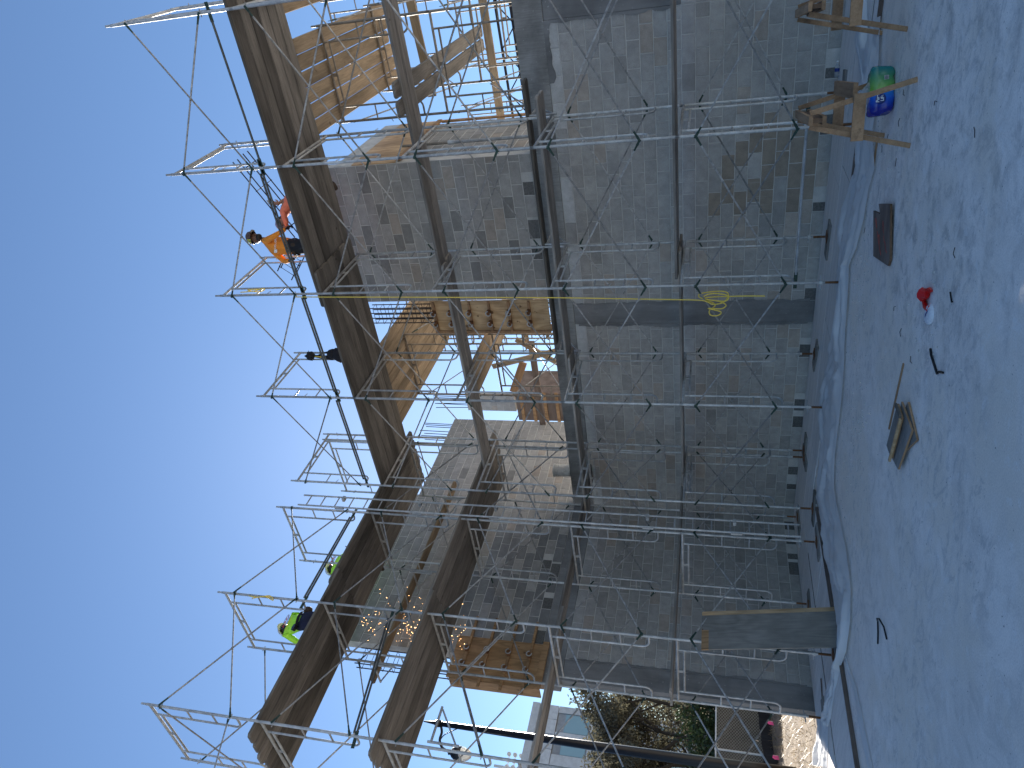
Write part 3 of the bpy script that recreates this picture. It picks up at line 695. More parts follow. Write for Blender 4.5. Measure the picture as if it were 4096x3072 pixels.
timber('pale timber waler crossing the right opening high', (11.2, 2.75, 7.42), (8.6, 2.75, 7.30), .17, .05, 'plank_new')
timber('pale broken board slanting in the middle opening', (1.97, 3.0, 6.33), (1.06, 3.0, 6.72), .2)
timber('dark timber post crossing low in the middle opening', (2.6, 3.0, 6.05), (-.2, 3.0, 6.05), .16, .05, 'stained_board')
t = thing('beam_form', 'rust brown beam formwork box behind the low sill of the middle opening', 'formwork', (-1.42, 5.0, 5.9))
obj('form_panel', MB().box((0,0,0),(.98,.03,1.45)).mesh('form_panel','stained_board'), t)
obj('side_panel', MB().box((.985,0,0),(1.01,1.2,1.45)).mesh('side_panel','stained_board'), t)
for k in range(4): obj('waler', MB().box((-.1,-.05,.15+.36*k),(1.05,-.003,.24+.36*k)).mesh('waler','plywood_orange'), t)
timber('dark timber prop standing in the middle opening', (3.0, 2.0, 5.0), (2.5, 2.0, 6.8), .12, .05, 'plank_new')
timber('second slanting timber prop in the middle opening', (1.9, 2.6, 4.9), (2.9, 2.6, 6.3), .12, .05, 'plank_new')
# low block parapet behind the middle opening
wall_panel('low block parapet with open cores behind the middle opening', (-1.85, 6.0, 7.72), 0, .62, 8, colfn=lambda x, z: block_color(x, z, 1.3))
# ================================================================== FLOOR BOARDS, PLASTIC, SMALL GROUND THINGS
def sheet(label, x0, x1, y0, y1, z=.006, rz=0, mat='plywood_white', th=.014, name='plywood_sheet'):
    L, w = x1-x0, y1-y0
    me = MB().box((-L/2,-w/2,0),(L/2,w/2,th)).mesh(name, mat)
    return obj(name, me, None, ((x0+x1)/2,(y0+y1)/2,z), rz, label=label, cat='plywood')
for k in range(4):
    x0 = .25+2.44*k + .1
    sheet(f'pale floor sheet against the right wall, {ORD[k]} from the corner', x0+.0, x0+2.43, -1.17, -.03, .004+.0012*k, RND.uniform(-.004,.004))
    sheet(f'pale floor sheet in the outer row along the right wall, {ORD[k]} from the corner', x0+.35, x0+2.77, -1.93-.06*(k % 2), -1.20, .005+.0012*k, RND.uniform(-.008,.008))
for k in range(3):
    y1 = -1.3-1.9*k
    sheet(f'pale floor sheet against the left wall, {ORD[k]} from the corner', .05, 1.25, y1-1.88, y1, .009+.001*k, RND.uniform(-.004,.004))
    sheet(f'pale floor sheet in the outer row along the left wall, {ORD[k]} from the corner', 1.36, 2.66, y1-2.1, y1-.25, .010+.001*k, RND.uniform(-.006,.006))
def strip(label, p0, p1, w=.04, h=.05, mat='stained_board'):
    c = (Vector(p0)+Vector(p1))/2; d = Vector(p1)-Vector(p0); me = MB().box((-d.length/2,-w/2,0),(d.length/2,w/2,h)).mesh('wood_strip', mat)
    return obj('wood_strip', me, None, c, math.atan2(d.y, d.x), label=label, cat='wood strip')
strip('long dark wood strip along the outer edge of the left floor sheets', (2.72,-2.5,.002), (2.70,-9.5,.002))
strip('dark wood strip between the two rows of left floor sheets', (1.305,-2.2,.002), (1.31,-5.9,.002), .05, .02)
strip('dark wood strip edging the right floor sheets', (7.3,-2.02,.002), (9.4,-2.06,.002), .05, .03)
strip('dark wood strip under the second sawhorse', (9.7,-2.48,.002), (11.6,-2.45,.002), .05, .04)
strip('thin pale lath lying on the slab behind the first sawhorse', (8.62,-3.15,.002), (8.98,-3.15,.002), .035, .015, 'lumber')
strip('thin pale lath pointing at the plywood scraps', (7.58,-5.62,.002), (6.75,-5.55,.002), .022, .012, 'lumber')
strip('short scrap of wood on the left floor sheets', (1.05,-4.55,.03), (.92,-4.85,.03), .06, .01, 'stained_board')
inn = [(9.9,-2.1),(8.98,-2.16),(8.65,-2.16),(8.4,-2.27),(7.9,-1.98),(7.63,-1.88),(7.07,-1.89),(6.82,-1.98),(6.62,-1.9),(6.44,-2.11),(6.06,-2.11),(5.59,-1.97),(4.91,-1.9),(4.24,-1.92),(3.75,-2.34),(2.89,-2.49),(2.91,-3.04),(2.75,-3.62),(2.95,-4.15),(2.94,-4.66),(2.99,-5.09),(2.94,-5.25),(2.65,-5.37),(2.15,-5.19),(1.75,-5.14),(1.17,-5.08),(.54,-4.86),(.18,-5.01),(-.4,-5.17)]
out = [(10.1,-2.6),(9.21,-3.01),(8.96,-2.98),(8.68,-3.35),(8.34,-3.16),(8.01,-3.14),(7.55,-2.94),(7.14,-2.6),(6.99,-2.71),(6.73,-2.82),(6.35,-2.92),(5.94,-3.14),(5.7,-3.23),(5.18,-3.31),(4.57,-3.33),(4.13,-3.57),(4.14,-4.27),(4.15,-4.8),(4.09,-5.15),(4.01,-5.32),(3.68,-5.53),(3.18,-5.59),(2.66,-5.48),(2.52,-5.48),(2.03,-5.41),(1.53,-5.45),(1.12,-5.39),(.88,-5.59),(.58,-5.7)]
def resample(pl, n):
    ls = [0]
    for a, b_ in zip(pl, pl[1:]): ls.append(ls[-1]+math.dist(a, b_))
    r = []
    for i in range(n+1):
        t_ = ls[-1]*i/n; k = max(j for j in range(len(ls)-1) if ls[j] <= t_+1e-9); f = (t_-ls[k])/max(1e-9, ls[k+1]-ls[k])
        r.append((pl[k][0]+(pl[k+1][0]-pl[k][0])*f, pl[k][1]+(pl[k+1][1]-pl[k][1])*f))
    return r
def ribbon(a, b_, nu, nv, amp, base, seed, fold=1.0):
    # point-to-point pairs along the two outlines, so folds stay between them
    ia, ib = [], []
    for k in range(len(a)-1):
        m_ = max(2, int(math.dist(a[k], a[k+1])/.035))
        for i in range(m_): ia.append(tuple(a[k][j]+(a[k+1][j]-a[k][j])*i/m_ for j in (0,1))); ib.append(tuple(b_[k][j]+(b_[k+1][j]-b_[k][j])*i/m_ for j in (0,1)))
    g = MB(); nv_ = nv; vs = []
    for i, (p, q) in enumerate(zip(ia, ib)):
        for j in range(nv_+1):
            t_ = j/nv_; x = p[0]+(q[0]-p[0])*t_; y = p[1]+(q[1]-p[1])*t_
            fo = abs(noise.noise((i*.022+seed, t_*5.5*fold, seed)))
            fi = abs(noise.noise((i*.09, t_*11*fold, seed+5)))
            e = min(1, t_*6, (1-t_)*6)
            vs.append((x+.02*noise.noise((x*5, y*5, 1)), y+.02*noise.noise((x*5, y*5, 2)), base + e*(amp*fo + amp*.5*fi + amp*.16*abs(noise.noise((i*.3, t_*26*fold, seed+8))))))
    n_ = len(ia)
    g.add(vs, [(i*(nv_+1)+j, (i+1)*(nv_+1)+j, (i+1)*(nv_+1)+j+1, i*(nv_+1)+j+1) for i in range(n_-1) for j in range(nv_)])
    return g
obj('plastic_sheet', ribbon(inn, out, 0, 24, .13, .035, 3).mesh('plastic_sheet', 'plastic_sheet', True), None, label='long crumpled translucent plastic sheeting along the edge of the floor sheets', cat='plastic sheet')
obj('plastic_sheet', ribbon([(10.3,-1.55),(10.0,-1.8),(9.75,-2.05),(9.5,-2.5)], [(9.95,-1.45),(9.7,-1.75),(9.4,-2.3),(9.2,-2.75)], 0, 12, .16, .03, 9).mesh('plastic_sheet', 'plastic_sheet', True), None, label='crumpled plastic scrap beside the second sawhorse', cat='plastic sheet')
strip_pl = ribbon([(2.95,-5.5),(3.15,-6.2),(3.2,-7.2),(3.15,-8.6)], [(3.0,-5.6),(3.3,-6.2),(3.42,-7.2),(3.4,-8.6)], 0, 6, .05, .01, 14)
obj('plastic_sheet', strip_pl.mesh('plastic_sheet', 'plastic_sheet', True), None, label='narrow plastic strip trailing beside the long wood strip', cat='plastic sheet')
# sawhorses
def sawhorse(label, near, far, spread=.57, ht=.90):
    a, b_ = Vector((*near, 0)), Vector((*far, 0)); ax = (b_-a); L = ax.length; rz = math.atan2(ax.y, ax.x)
    t = thing('sawhorse', label, 'sawhorse', a, rz, 'sawhorses')
    i0, i1 = .12, L-.10
    obj('top_rail', MB().box((0,-.040,ht-.036),(L,.040,ht)).mesh('top_rail','lumber'), t)
    obj('web_rail', MB().box((.01,-.02,ht-.118),(L-.01,.02,ht-.0375)).mesh('web_rail','lumber_end'), t)
    obj('bottom_rail', MB().box((.005,-.040,ht-.155),(L-.005,.040,ht-.1195)).mesh('bottom_rail','lumber'), t)
    for x in (i0, i1):
        for s in (1, -1):
            obj('leg', MB().bar((x, s*.062, ht-.02), (x-(.05 if x == i0 else -.05), s*spread/2, .0), .046, .036, (1,0,0)).mesh('leg','lumber'), t)
    for x, s in ((i0-.075, 1), (i1+.075, 1)):
        w = .062+(spread/2-.062)*.48+.04
        obj('gusset', MB().box((x-.018,-w,ht*.46),(x+.016,w,ht*.46+.105)).mesh('gusset','lumber'), t)
    obj('side_ledge', MB().box((i0-.05,-spread/4-.16,ht*.54),(i1+.1,-spread/4-.02,ht*.54+.04)).mesh('side_ledge','lumber'), t)
    return t
sawhorse('rough lumber sawhorse standing over the blue and green water pack', (9.59,-4.56), (9.33,-3.32))
sawhorse('rough lumber sawhorse cut off by the right edge of the yard', (10.45,-3.78), (10.2,-2.52))
# water pack
g = MB(); nu, nv = 40, 20; vs = []
for i in range(nu+1):
    for j in range(nv):
        u = -1+2*i/nu; a = 2*math.pi*j/nv; ca, sa = math.cos(a), math.sin(a); k = (abs(ca)**7+abs(sa)**7)**(-1/7)
        e = (1-abs(u)**14)**.28 if abs(u) < 1 else 0; n1 = 1+.10*noise.noise((u*3, ca*1.4, sa*1.4))+.07*noise.noise((u*8, ca*4, sa*4))
        vs.append((u*.235*(1+.05*sa), ca*k*.112*e*n1, .115+sa*k*.113*e*n1+.012*noise.noise((u*5,2,3))))
g.add(vs, [(i*nv+j, (i+1)*nv+j, (i+1)*nv+(j+1)%nv, i*nv+(j+1)%nv) for i in range(nu) for j in range(nv)])
t = thing('water_pack', 'torn blue and green plastic wrapped water bottle pack under the sawhorse', 'water pack', (9.545,-3.53,.0), math.radians(32))
obj('printed_wrap', g.mesh('printed_wrap', 'pack_print', True), t)
film = MB(); vs = []
for i in range(17):
    for j in range(9):
        x = -.13+.26*i/16; y = -.08+.17*j/8; z = .20+.085*(1-(2*j/8-1)**2)*(1-(i/8-1)**2)+.045*noise.noise((x*16,y*16,3)); vs.append((x,y,z))
film.add(vs, [(i*9+j,(i+1)*9+j,(i+1)*9+j+1,i*9+j+1) for i in range(16) for j in range(8)])
obj('torn_film', film.mesh('torn_film','clear_film',True), t)
def text_mesh(body, size, mat, extrude=.0008, align='CENTER', bold=0.0):
    cu = bpy.data.curves.new('txt', 'FONT'); cu.body = body; cu.size = size; cu.extrude = extrude; cu.align_x = align; cu.align_y = 'CENTER'; cu.offset = bold
    tmp = bpy.data.objects.new('txt', cu); COL.objects.link(tmp); dg = bpy.context.evaluated_depsgraph_get(); dg.update()
    me = bpy.data.meshes.new_from_object(tmp.evaluated_get(dg)); bpy.data.objects.remove(tmp); me.materials.clear(); me.materials.append(MATS[mat]); return me
FRONT = (HALF, 0, 0)
ov = MB().ball((0,0,0), (.052,.004,.05), 20)
obj('brand_oval', ov.mesh('brand_oval','navy_text',True), t, (-.105,-.118,.135))
obj('lettering', text_mesh('Pure\nLife', .042, 'white_paint', bold=.0012), t, (-.105,-.1265,.142), rot=FRONT)
obj('barcode', MB().box((-.02,-.001,-.02),(.02,.001,.02)).mesh('barcode','white_paint'), t, (.10,-.121,.085))
for k in range(6): obj('barcode_line', MB().box((-.002,-.001,-.017),(.001,.001,.017)).mesh('barcode_line','black_cloth'), t, (.085+.006*k,-.123,.085))
# small bottle against the wall
t = thing('water_bottle', 'small clear water bottle lying by the base of the right wall', 'bottle', (9.03,-.10,.055), rot=(0, HALF, .25))
obj('bottle_body', MB().lathe([(0,-.1),(.032,-.098),(.033,-.02),(.030,0),(.033,.02),(.032,.05),(.013,.085),(.013,.10)],14).mesh('bottle_body','clear_film',True), t)
obj('bottle_cap', MB().lathe([(.015,.1),(.015,.115),(0,.115)],12).mesh('bottle_cap','white_plastic',True), t)
obj('bottle_label', MB().lathe([(.0338,-.03),(.0338,.015)],14).mesh('bottle_label','navy_text',True), t)
# plywood scrap with orange marks
def poly_board(pts, th, z, mats):
    g = MB(); n_ = len(pts); g.add([(x,y,z) for x,y in pts]+[(x,y,z+th) for x,y in pts], [tuple(reversed(range(n_))), tuple(range(n_,2*n_))]); g.m = [0,0]
    g.f += [(i,(i+1)%n_,(i+1)%n_+n_,i+n_) for i in range(n_)]; g.m += [1]*n_; return g.mesh('board', mats)
t = thing('plywood_scrap', 'notched dark plywood scrap with faded orange paint marks on the slab', 'plywood', (8.3,-4.15,.02), rot=(.02,-.03,0))
obj('board', poly_board([(-.42,.26),(.02,.48),(.11,.16),(.18,.27),(.36,-.20),(-.13,-.45),(-.22,-.41)][::-1], .022, .0, ['stained_board','lumber_end']), t)
def stroke(pts, w, z, mat, parent, name='paint_mark'):
    g = MB(); pts = [Vector((x,y,z)) for x,y in pts]; L = []
    for i, p in enumerate(pts):
        d = (pts[min(i+1,len(pts)-1)]-pts[max(i-1,0)]).normalized(); nrm = Vector((-d.y,d.x,0))*w*(.7+.5*RND.random())/2; L += [p-nrm,p+nrm]
    g.add(L, [(2*i,2*i+2,2*i+3,2*i+1) for i in range(len(pts)-1)]); return obj(name, g.mesh(name, mat), parent)
stroke([(.0,.33),(-.04,.28),(-.08,.23)],.045,.0235,'red_paint',t); stroke([(-.10,.20),(-.16,.10),(-.22,.0),(-.25,-.08)],.028,.0235,'red_paint',t); stroke([(-.14,.16),(-.10,.08),(-.17,.04)],.03,.0235,'red_paint',t)
stroke([(.10,.0),(.06,-.06),(.0,-.10),(.02,-.02),(.10,.0)],.024,.0235,'red_paint',t); stroke([(-.02,-.1),(-.07,-.15),(-.06,-.20),(-.13,-.26)],.026,.0235,'red_paint',t); stroke([(-.05,-.17),(-.11,-.24),(-.12,-.31)],.020,.0235,'red_paint',t)
# pile of plywood offcuts
def offcut(label, pts, z, mat, tilt=(0,0,0)):
    cx = sum(p[0] for p in pts)/len(pts); cy = sum(p[1] for p in pts)/len(pts)
    return obj('plywood_offcut', poly_board([(x-cx,y-cy) for x,y in pts], .018, 0, [mat,'lumber']), None, (cx,cy,z), rot=tilt, label=label, cat='plywood')
offcut('bottom plywood offcut sticking out of the small pile', [(7.42,-6.01),(7.33,-6.45),(6.98,-6.19),(7.12,-5.9)], .003, 'plywood_grey')
offcut('middle plywood offcut of the pile with pale edge', [(7.35,-5.91),(7.35,-6.34),(6.78,-6.21),(6.72,-5.96)], .030, 'plank_grey', (.01,.01,0))
offcut('top weathered plywood offcut of the pile with cleats', [(7.32,-5.90),(7.30,-6.10),(6.77,-6.04),(6.76,-5.83)], .058, 'plywood_grey', (.01,.01,0))
strip('pale cleat lying on the offcut pile', (7.31,-6.13,.080), (6.75,-6.05,.080), .03, .02, 'plywood')
strip('dark cleat lying at the edge of the offcut pile', (7.32,-5.91,.080), (7.335,-6.11,.080), .03, .02, 'plank')
# leaning plywood
t = thing('leaning_plywood', 'weathered grey plywood board leaning against the left scaffold', 'plywood', (2.80,-4.92,.004), rot=(0, math.radians(-11.5), 0))
obj('board_face', MB().box((-.02,-.33,0),(.0,.33,1.86)).mesh('board_face','plywood_grey'), t)
obj('worn_edge', MB().box((-.018,.262,0.002),(.003,.332,1.858)).mesh('worn_edge','plywood'), t)
obj('worn_edge', MB().box((-.018,-.335,1.76),(.0025,.0,1.862)).mesh('worn_edge','plywood_orange'), t)
# red torn wrapper and white cup lid
g = MB(); g.path([(.0,.18,.015),(.005,.12,.03),(-.01,.07,.04),(0,0,.05),(.0,-.06,.03)],[.02,.028,.045,.062,.03],10).path([(-.05,.06,.02),(-.10,0,.02),(-.13,-.09,.018),(-.09,-.12,.012)],[.02,.026,.024,.014],8).path([(.03,-.04,.03),(.045,-.10,.02),(.03,-.14,.015)],[.025,.018,.012],8)
for i, v in enumerate(g.v): nz_ = noise.noise(Vector(v)*22); g.v[i] = (v[0]+.012*nz_, v[1]+.01*nz_, max(.002, v[2]*.8+.008*nz_))
obj('red_wrapper', g.mesh('red_wrapper','red_plastic'), None, (8.47,-5.92,0), math.radians(25), label='crumpled shiny red plastic wrapper on the slab', cat='wrapper')
g = MB().lathe([(0,.03),(.05,.032),(.075,.026),(.088,.012),(.09,.002),(0.086,.0)],20); g.path([(-.07,.05,.02),(0,.01,.036),(.07,-.03,.022)],.004,5,1)
obj('cup_lid', g.mesh('cup_lid',['white_plastic','navy_text'],True), None, (8.37,-6.08,.0), rot=(.12,.1,.4), label='flattened white paper cup with a dark line beside the red wrapper', cat='cup')
# black banding scraps, wires, nails, pebbles
def wire(name, label, pts, r=.006, mat='black_metal', cat='scrap'):
    return obj(name, MB().path(pts, r, 5).mesh(name, mat), None, label=label, cat=cat)
wire('strap_scrap','bent black strap scrap on the slab in front of the leaning plywood',[(4.65,-6.56,.008),(4.77,-6.50,.012),(4.88,-6.45,.02),(4.97,-6.49,.045),(5.04,-6.55,.04),(5.06,-6.66,.02),(5.02,-6.78,.008)],.009)
wire('strap_scrap','bent black wire scrap between offcuts and red wrapper',[(8.15,-6.27,.008),(8.13,-6.34,.014),(8.11,-6.45,.012),(8.09,-6.55,.010),(8.13,-6.58,.008),(8.18,-6.67,.006)],.010)
wire('strap_scrap','short dark metal scrap near the red wrapper',[(8.765,-6.44,.008),(8.72,-6.52,.008),(8.735,-6.535,.008)],.006)
for k in range(14):
    x, y = RND.uniform(7, 10), RND.uniform(-6.5,-3.1); a = RND.random()*6
    wire('bent_nail','small bent dark nail lying on the slab',[(x,y,.006),(x+.05*math.cos(a),y+.05*math.sin(a),.01),(x+.08*math.cos(a+.5),y+.08*math.sin(a+.5),.006)],.003,'rebar','nail')['group'] = 'bent nails on the slab'
g = MB()
for k in range(900):
    c = RND.choice([(6.0,-4.4,.45),(8.2,-5.9,.5),(8.9,-3.6,.5),(7.0,-3.3,.5),(5.2,-3.8,.5),(7.4,-2.9,.4)]); x, y = c[0]+RND.gauss(0,c[2]), c[1]+RND.gauss(0,c[2]*.8); r = .003+.010*RND.random()**3
    g.add([(x-r,y-r,0),(x+r,y-.8*r,0),(x+.7*r,y+r,0),(x-r,y+.8*r,0),(x,y,r*1.1)], [(0,1,4),(1,2,4),(2,3,4),(3,0,4)])
obj('pebbles', g.mesh('pebbles','gravel'), None, kind='stuff', label='scattered pale pebbles and mortar crumbs on the slab')
# mortar bucket on the beam
t = thing('mortar_bucket', 'grey plastic bucket standing on the beam in the corner', 'bucket', (.97,.10,4.732))
obj('bucket_body', MB().lathe([(0,.004),(.125,.004),(.14,.36),(.148,.365),(.148,.39),(.142,.39),(.13,.02)],20).mesh('bucket_body','bucket_grey',True), t)
for z in (.27,.31,.35): obj('rim_ring', MB().lathe([(.138,z-.008),(.152,z),(.138,z+.008)],20).mesh('rim_ring','bucket_grey',True), t)
# yellow rope
rp_ = [(6.70,-2.30,8.50),(6.66,-2.31,6.5),(6.6,-2.31,4),(6.53,-2.31,2.2),(6.51,-2.31,1.87),(6.44,-2.30,1.73),(6.47,-2.29,1.58),(6.58,-2.27,1.52),(6.63,-2.26,1.62),(6.60,-2.26,1.90),(6.54,-2.28,1.91),(6.50,-2.30,1.7),(6.50,-2.31,1.55),(6.58,-2.30,1.53),(6.61,-2.29,1.75),(6.53,-2.28,1.88),(6.48,-2.29,1.64),(6.42,-2.30,1.55),(6.37,-2.31,1.62),(6.38,-2.31,1.80),(6.32,-2.31,1.62),(6.26,-2.31,1.66),(6.26,-2.30,1.76),(6.33,-2.29,1.78),(6.42,-2.27,1.70),(6.53,-2.27,1.85),(6.55,-2.27,1.4),(6.55,-2.28,1.02)]
def catmull(P, n=8):
    P = [Vector(p) for p in P]; r = []
    for i in range(len(P)-1):
        p0, p1, p2, p3 = P[max(i-1,0)], P[i], P[i+1], P[min(i+2,len(P)-1)]
        for k in range(n):
            t_ = k/n; r.append(.5*((2*p1)+(-p0+p2)*t_+(2*p0-5*p1+4*p2-p3)*t_*t_+(-p0+3*p1-3*p2+p3)*t_**3))
    r.append(P[-1]); return r
obj('hanging_rope', MB().path([rp_[0],rp_[1],rp_[2],rp_[3]]+catmull(rp_[3:],6)[1:],.009,6).mesh('hanging_rope','yellow_rope',True), None, label='yellow rope hanging from the top lift and coiled near the second post', cat='rope')
obj('rope_bundle', MB().path(catmull([(0,0,.35),(.03,-.02,.05),(.06,.0,-.1),(.03,.02,-.12),(0,0,.0),(.04,0,.2),(.05,0,-.05)],5),.009,6).mesh('rope_bundle','yellow_rope',True), None, (6.78,-2.24,9.2), label='small yellow rope bundle tied to the second post top, right wall', cat='rope')
obj('rope_bundle', MB().path(catmull([(0,0,.2),(.03,-.03,.0),(.02,.03,-.2),(0,-.04,-.3),(0,.02,-.1),(.02,-.06,.1)],5),.009,6).mesh('rope_bundle','yellow_rope',True), None, (SLX+.02,YS[2]-.03,9.2), label='small yellow rope bundle tied to a post top, left wall', cat='rope')
# harness and bags hanging on the top lift
def lump(name, label, loc, parts, mats, cat):
    g = MB()
    for c, r, mi in parts: g.ball(c, r, 12, mi)
    g.v = [tuple(Vector(v)*(1+.16*noise.noise(Vector(v)*14))) for v in g.v]
    return obj(name, g.mesh(name, mats, True), None, loc, label=label, cat=cat)
g = MB(); g.ball((.02,0,.12),(.16,.12,.16),12).ball((.05,0,.27),(.10,.09,.12),12).path([(-.05,0,.30),(-.02,0,.5),(0,0,.72)],[.05,.04,.035],8).path([(.12,0,.25),(.08,0,.45),(.01,0,.6)],[.025,.02,.025],8).path([(0,0,.70),(0,0,.76),(0,0,.83),(0,0,.86),(0,0,.92)],[.05,.10,.085,.04,.008],10).box((-.015,-.045,.52),(.02,-.036,.66),1)
g.v = [tuple(Vector(v)+Vector((.02,.01,.01))*noise.noise(Vector(v)*13)) for v in g.v]
obj('hanging_harness', g.mesh('hanging_harness',['black_cloth','yellow_paint'],True), None, (4.70,-1.0,8.72), label='black safety harness hanging on the top frame between two columns', cat='harness')
lump('tool_bag','black tool bag hanging on the top lift near the second right column',(9.0,-1.0,8.72),[((0,0,0),(.09,.1,.16),0),((.03,0,-.15),(.05,.06,.08),0)],['black_cloth'],'bag')
# ================================================================== PEOPLE
def person(label, joints, bones, mats_of, face_to, loc=(0,0,0)):
    """joints: name -> (pos, radius); bones: pairs; one skinned continuous body"""
    names = list(joints); me = bpy.data.meshes.new('body'); me.from_pydata([joints[n_][0] for n_ in names], [(names.index(a), names.index(b_)) for a, b_ in bones], [])
    o = bpy.data.objects.new('person_tmp', me); COL.objects.link(o); md = o.modifiers.new('s','SKIN'); ss = o.modifiers.new('ss','SUBSURF'); ss.levels = 2; ss.render_levels = 2
    for i, n_ in enumerate(names):
        r = joints[n_][1]; sv = me.skin_vertices[0].data[i]; sv.radius = r if isinstance(r, tuple) else (r, r); sv.use_root = (n_ == 'pelvis')
    dg = bpy.context.evaluated_depsgraph_get(); dg.update(); bmesh_ = bpy.data.meshes.new_from_object(o.evaluated_get(dg)); bpy.data.objects.remove(o)
    bmesh_.materials.clear(); ml = sorted(set(mats_of.values()))
    for m_ in ml: bmesh_.materials.append(MATS[m_])
    segs = [(Vector(joints[a][0]), Vector(joints[b_][0]), mats_of.get((a, b_), mats_of['*'])) for a, b_ in bones]
    for p in bmesh_.polygons:
        c = p.center; best = None
        for a, b_, m_ in segs:
            d = b_-a; t_ = max(0, min(1, (c-a).dot(d)/max(1e-9, d.length_squared))); q = (c-a-d*t_).length
            if best is None or q < best[0]: best = (q, m_)
        p.material_index = ml.index(best[1]); p.use_smooth = True
    t = thing('person', label, 'person', loc)
    obj('body', bmesh_, t); return t
def basis(f, up=(0,0,1)):
    f = Vector(f).normalized(); u = Vector(up); r = f.cross(u).normalized(); u = r.cross(f).normalized()
    return Matrix((( r.x, f.x, u.x, 0),( r.y, f.y, u.y, 0),( r.z, f.z, u.z, 0),(0,0,0,1)))
def head(t, pos, face, up, skin, hat, brim_back=False, beard=False, stickers=False, s=1.0):
    B = Matrix.Translation(Vector(pos)) @ basis(face, up) @ Matrix.Scale(s, 4)
    g = MB().ball((0,0,0),(.076,.095,.118),18); g.v = [(x, y*(1.0 if z > -.02 else .92)+(.012 if z < -.05 and y > 0 else 0), z) for x,y,z in g.v]
    g.ball((0,.098,-.012),(.014,.022,.022),8); g.ball((.078,-.005,-.01),(.012,.022,.032),8); g.ball((-.078,-.005,-.01),(.012,.022,.032),8); g.ball((0,.083,-.062),(.026,.012,.008),8)
    obj('head', g.xf(B).mesh('head', skin, True), t)
    e = MB()
    for x in (.03,-.03): e.ball((x,.086,.014),(.012,.008,.007),8)
    obj('eyes', e.xf(B).mesh('eyes','hair',True), t)
    if beard: obj('beard', MB().ball((0,.038,-.078),(.068,.064,.058),14).xf(B).mesh('beard','hair',True), t)
    obj('hair', MB().ball((0,-.022,.005),(.080,.086,.098),14).xf(B).mesh('hair','hair',True), t)
    h = MB().lathe([(.118,.030),(.121,.034),(.112,.042),(.108,.09),(.092,.135),(.055,.165),(0,.175)],20)
    h.v = [(x*.94, y*1.14, z) for x,y,z in h.v]; bs = -1 if brim_back else 1
    br = []; 
    for i in range(11):
        a = math.pi*(.14+.72*i/10); br += [(.105*math.cos(a), bs*.118*math.sin(a)*1.08, .034), (.115*math.cos(a), bs*(.118*1.08*math.sin(a)+.065*math.sin(a)**1.5), .024)]
    h.add(br, [(2*i,2*i+1,2*i+3,2*i+2) for i in range(10)]); h.add([(x,y,z+.006) for x,y,z in br], [(2*i,2*i+2,2*i+3,2*i+1) for i in range(10)])
    ho = obj('hard_hat', h.xf(B).mesh('hard_hat', hat, True), t)
    if stickers:
        for a, z, c in ((-.5,.075,(.95,.5,.5)),(-.1,.10,(.5,.65,.7)),(.0,.06,(.75,.75,.1)),(.35,.085,(.7,.75,.15)),(.4,.05,(.6,.7,.2))):
            p = Vector((.112*.94*math.cos(a), .112*1.14*math.sin(a), z)); sm = MB().ball(p*1.01,(.006,.02,.02),10).xf(B); obj('sticker', sm.mesh('sticker','sticker',True), ho, color=tuple(min(1,q*1.5) for q in c))
    return ho
def hand(t, wrist, d, up, skin, s=1.0, curl=.9):
    B = Matrix.Translation(Vector(wrist)) @ basis(d, up) @ Matrix.Scale(s, 4); g = MB()
    g.path([(0,-.01,0),(0,.03,0),(0,.085,0)],[.026,.036,.036],10); g.v = [(x, y, z*.55) for x,y,z in g.v]
    for x, L in ((-.028,.062),(-.009,.074),(.010,.070),(.028,.055)):
        g.path([(x,.075,0),(x*1.1,.075+L*.45,-.006*curl),(x*1.1,.075+L*(.85-.2*curl),-.03*curl),(x*1.05,.075+L*(.95-.5*curl),-.05*curl)],[.010,.0095,.009,.007],6)
    g.path([(.03,.01,0),(.052,.035,-.008),(.055,.065,-.02)],[.012,.011,.008],6)
    obj('hand', g.xf(B).mesh('hand', skin, True), t)
SH = [('pelvis','spine'),('spine','chest'),('chest','neck'),('neck','skull'),('chest','sl'),('sl','el'),('el','wl'),('chest','sr'),('sr','er'),('er','wr'),('pelvis','hl'),('hl','kl'),('kl','fl'),('fl','tl'),('pelvis','hr'),('hr','kr'),('kr','fr'),('fr','tr')]
def clothed(shirt, pants, skin, boots='leather', sleeves=True):
    d = {'*': shirt, ('neck','skull'): skin, ('chest','neck'): shirt}
    for a in 'lr':
        d[('pelvis','h'+a)] = pants; d[('h'+a,'k'+a)] = pants; d[('k'+a,'f'+a)] = pants; d[('f'+a,'t'+a)] = boots
        if not sleeves: d[('e'+a,'w'+a)] = skin
    return d
# worker in orange, standing on the top deck by the wall, seen from his left front, looking right
zb = ZL[3]+.09
J = {'pelvis':((7.04,-1.0,zb+.97),(.165,.15)),'spine':((7.07,-1.0,zb+1.13),(.175,.15)),'chest':((7.11,-1.0,zb+1.34),(.21,.18)),'neck':((7.19,-1.0,zb+1.53),.06),'skull':((7.22,-1.0,zb+1.62),.055),
     'sl':((7.24,-1.16,zb+1.43),.07),'el':((7.36,-1.26,zb+1.17),.052),'wl':((7.44,-1.12,zb+.95),.036),'sr':((6.99,-.99,zb+1.46),.07),'er':((6.80,-1.08,zb+1.22),.055),'wr':((6.88,-1.22,zb+1.02),.036),
     'hl':((7.12,-1.08,zb+.88),.10),'kl':((7.22,-1.15,zb+.48),.07),'fl':((7.1,-1.12,zb+.09),.05),'tl':((7.26,-1.15,zb+.05),.045),'hr':((6.96,-.94,zb+.88),.10),'kr':((7.04,-.92,zb+.48),.07),'fr':((6.9,-.9,zb+.09),.05),'tr':((7.06,-.92,zb+.05),.045)}
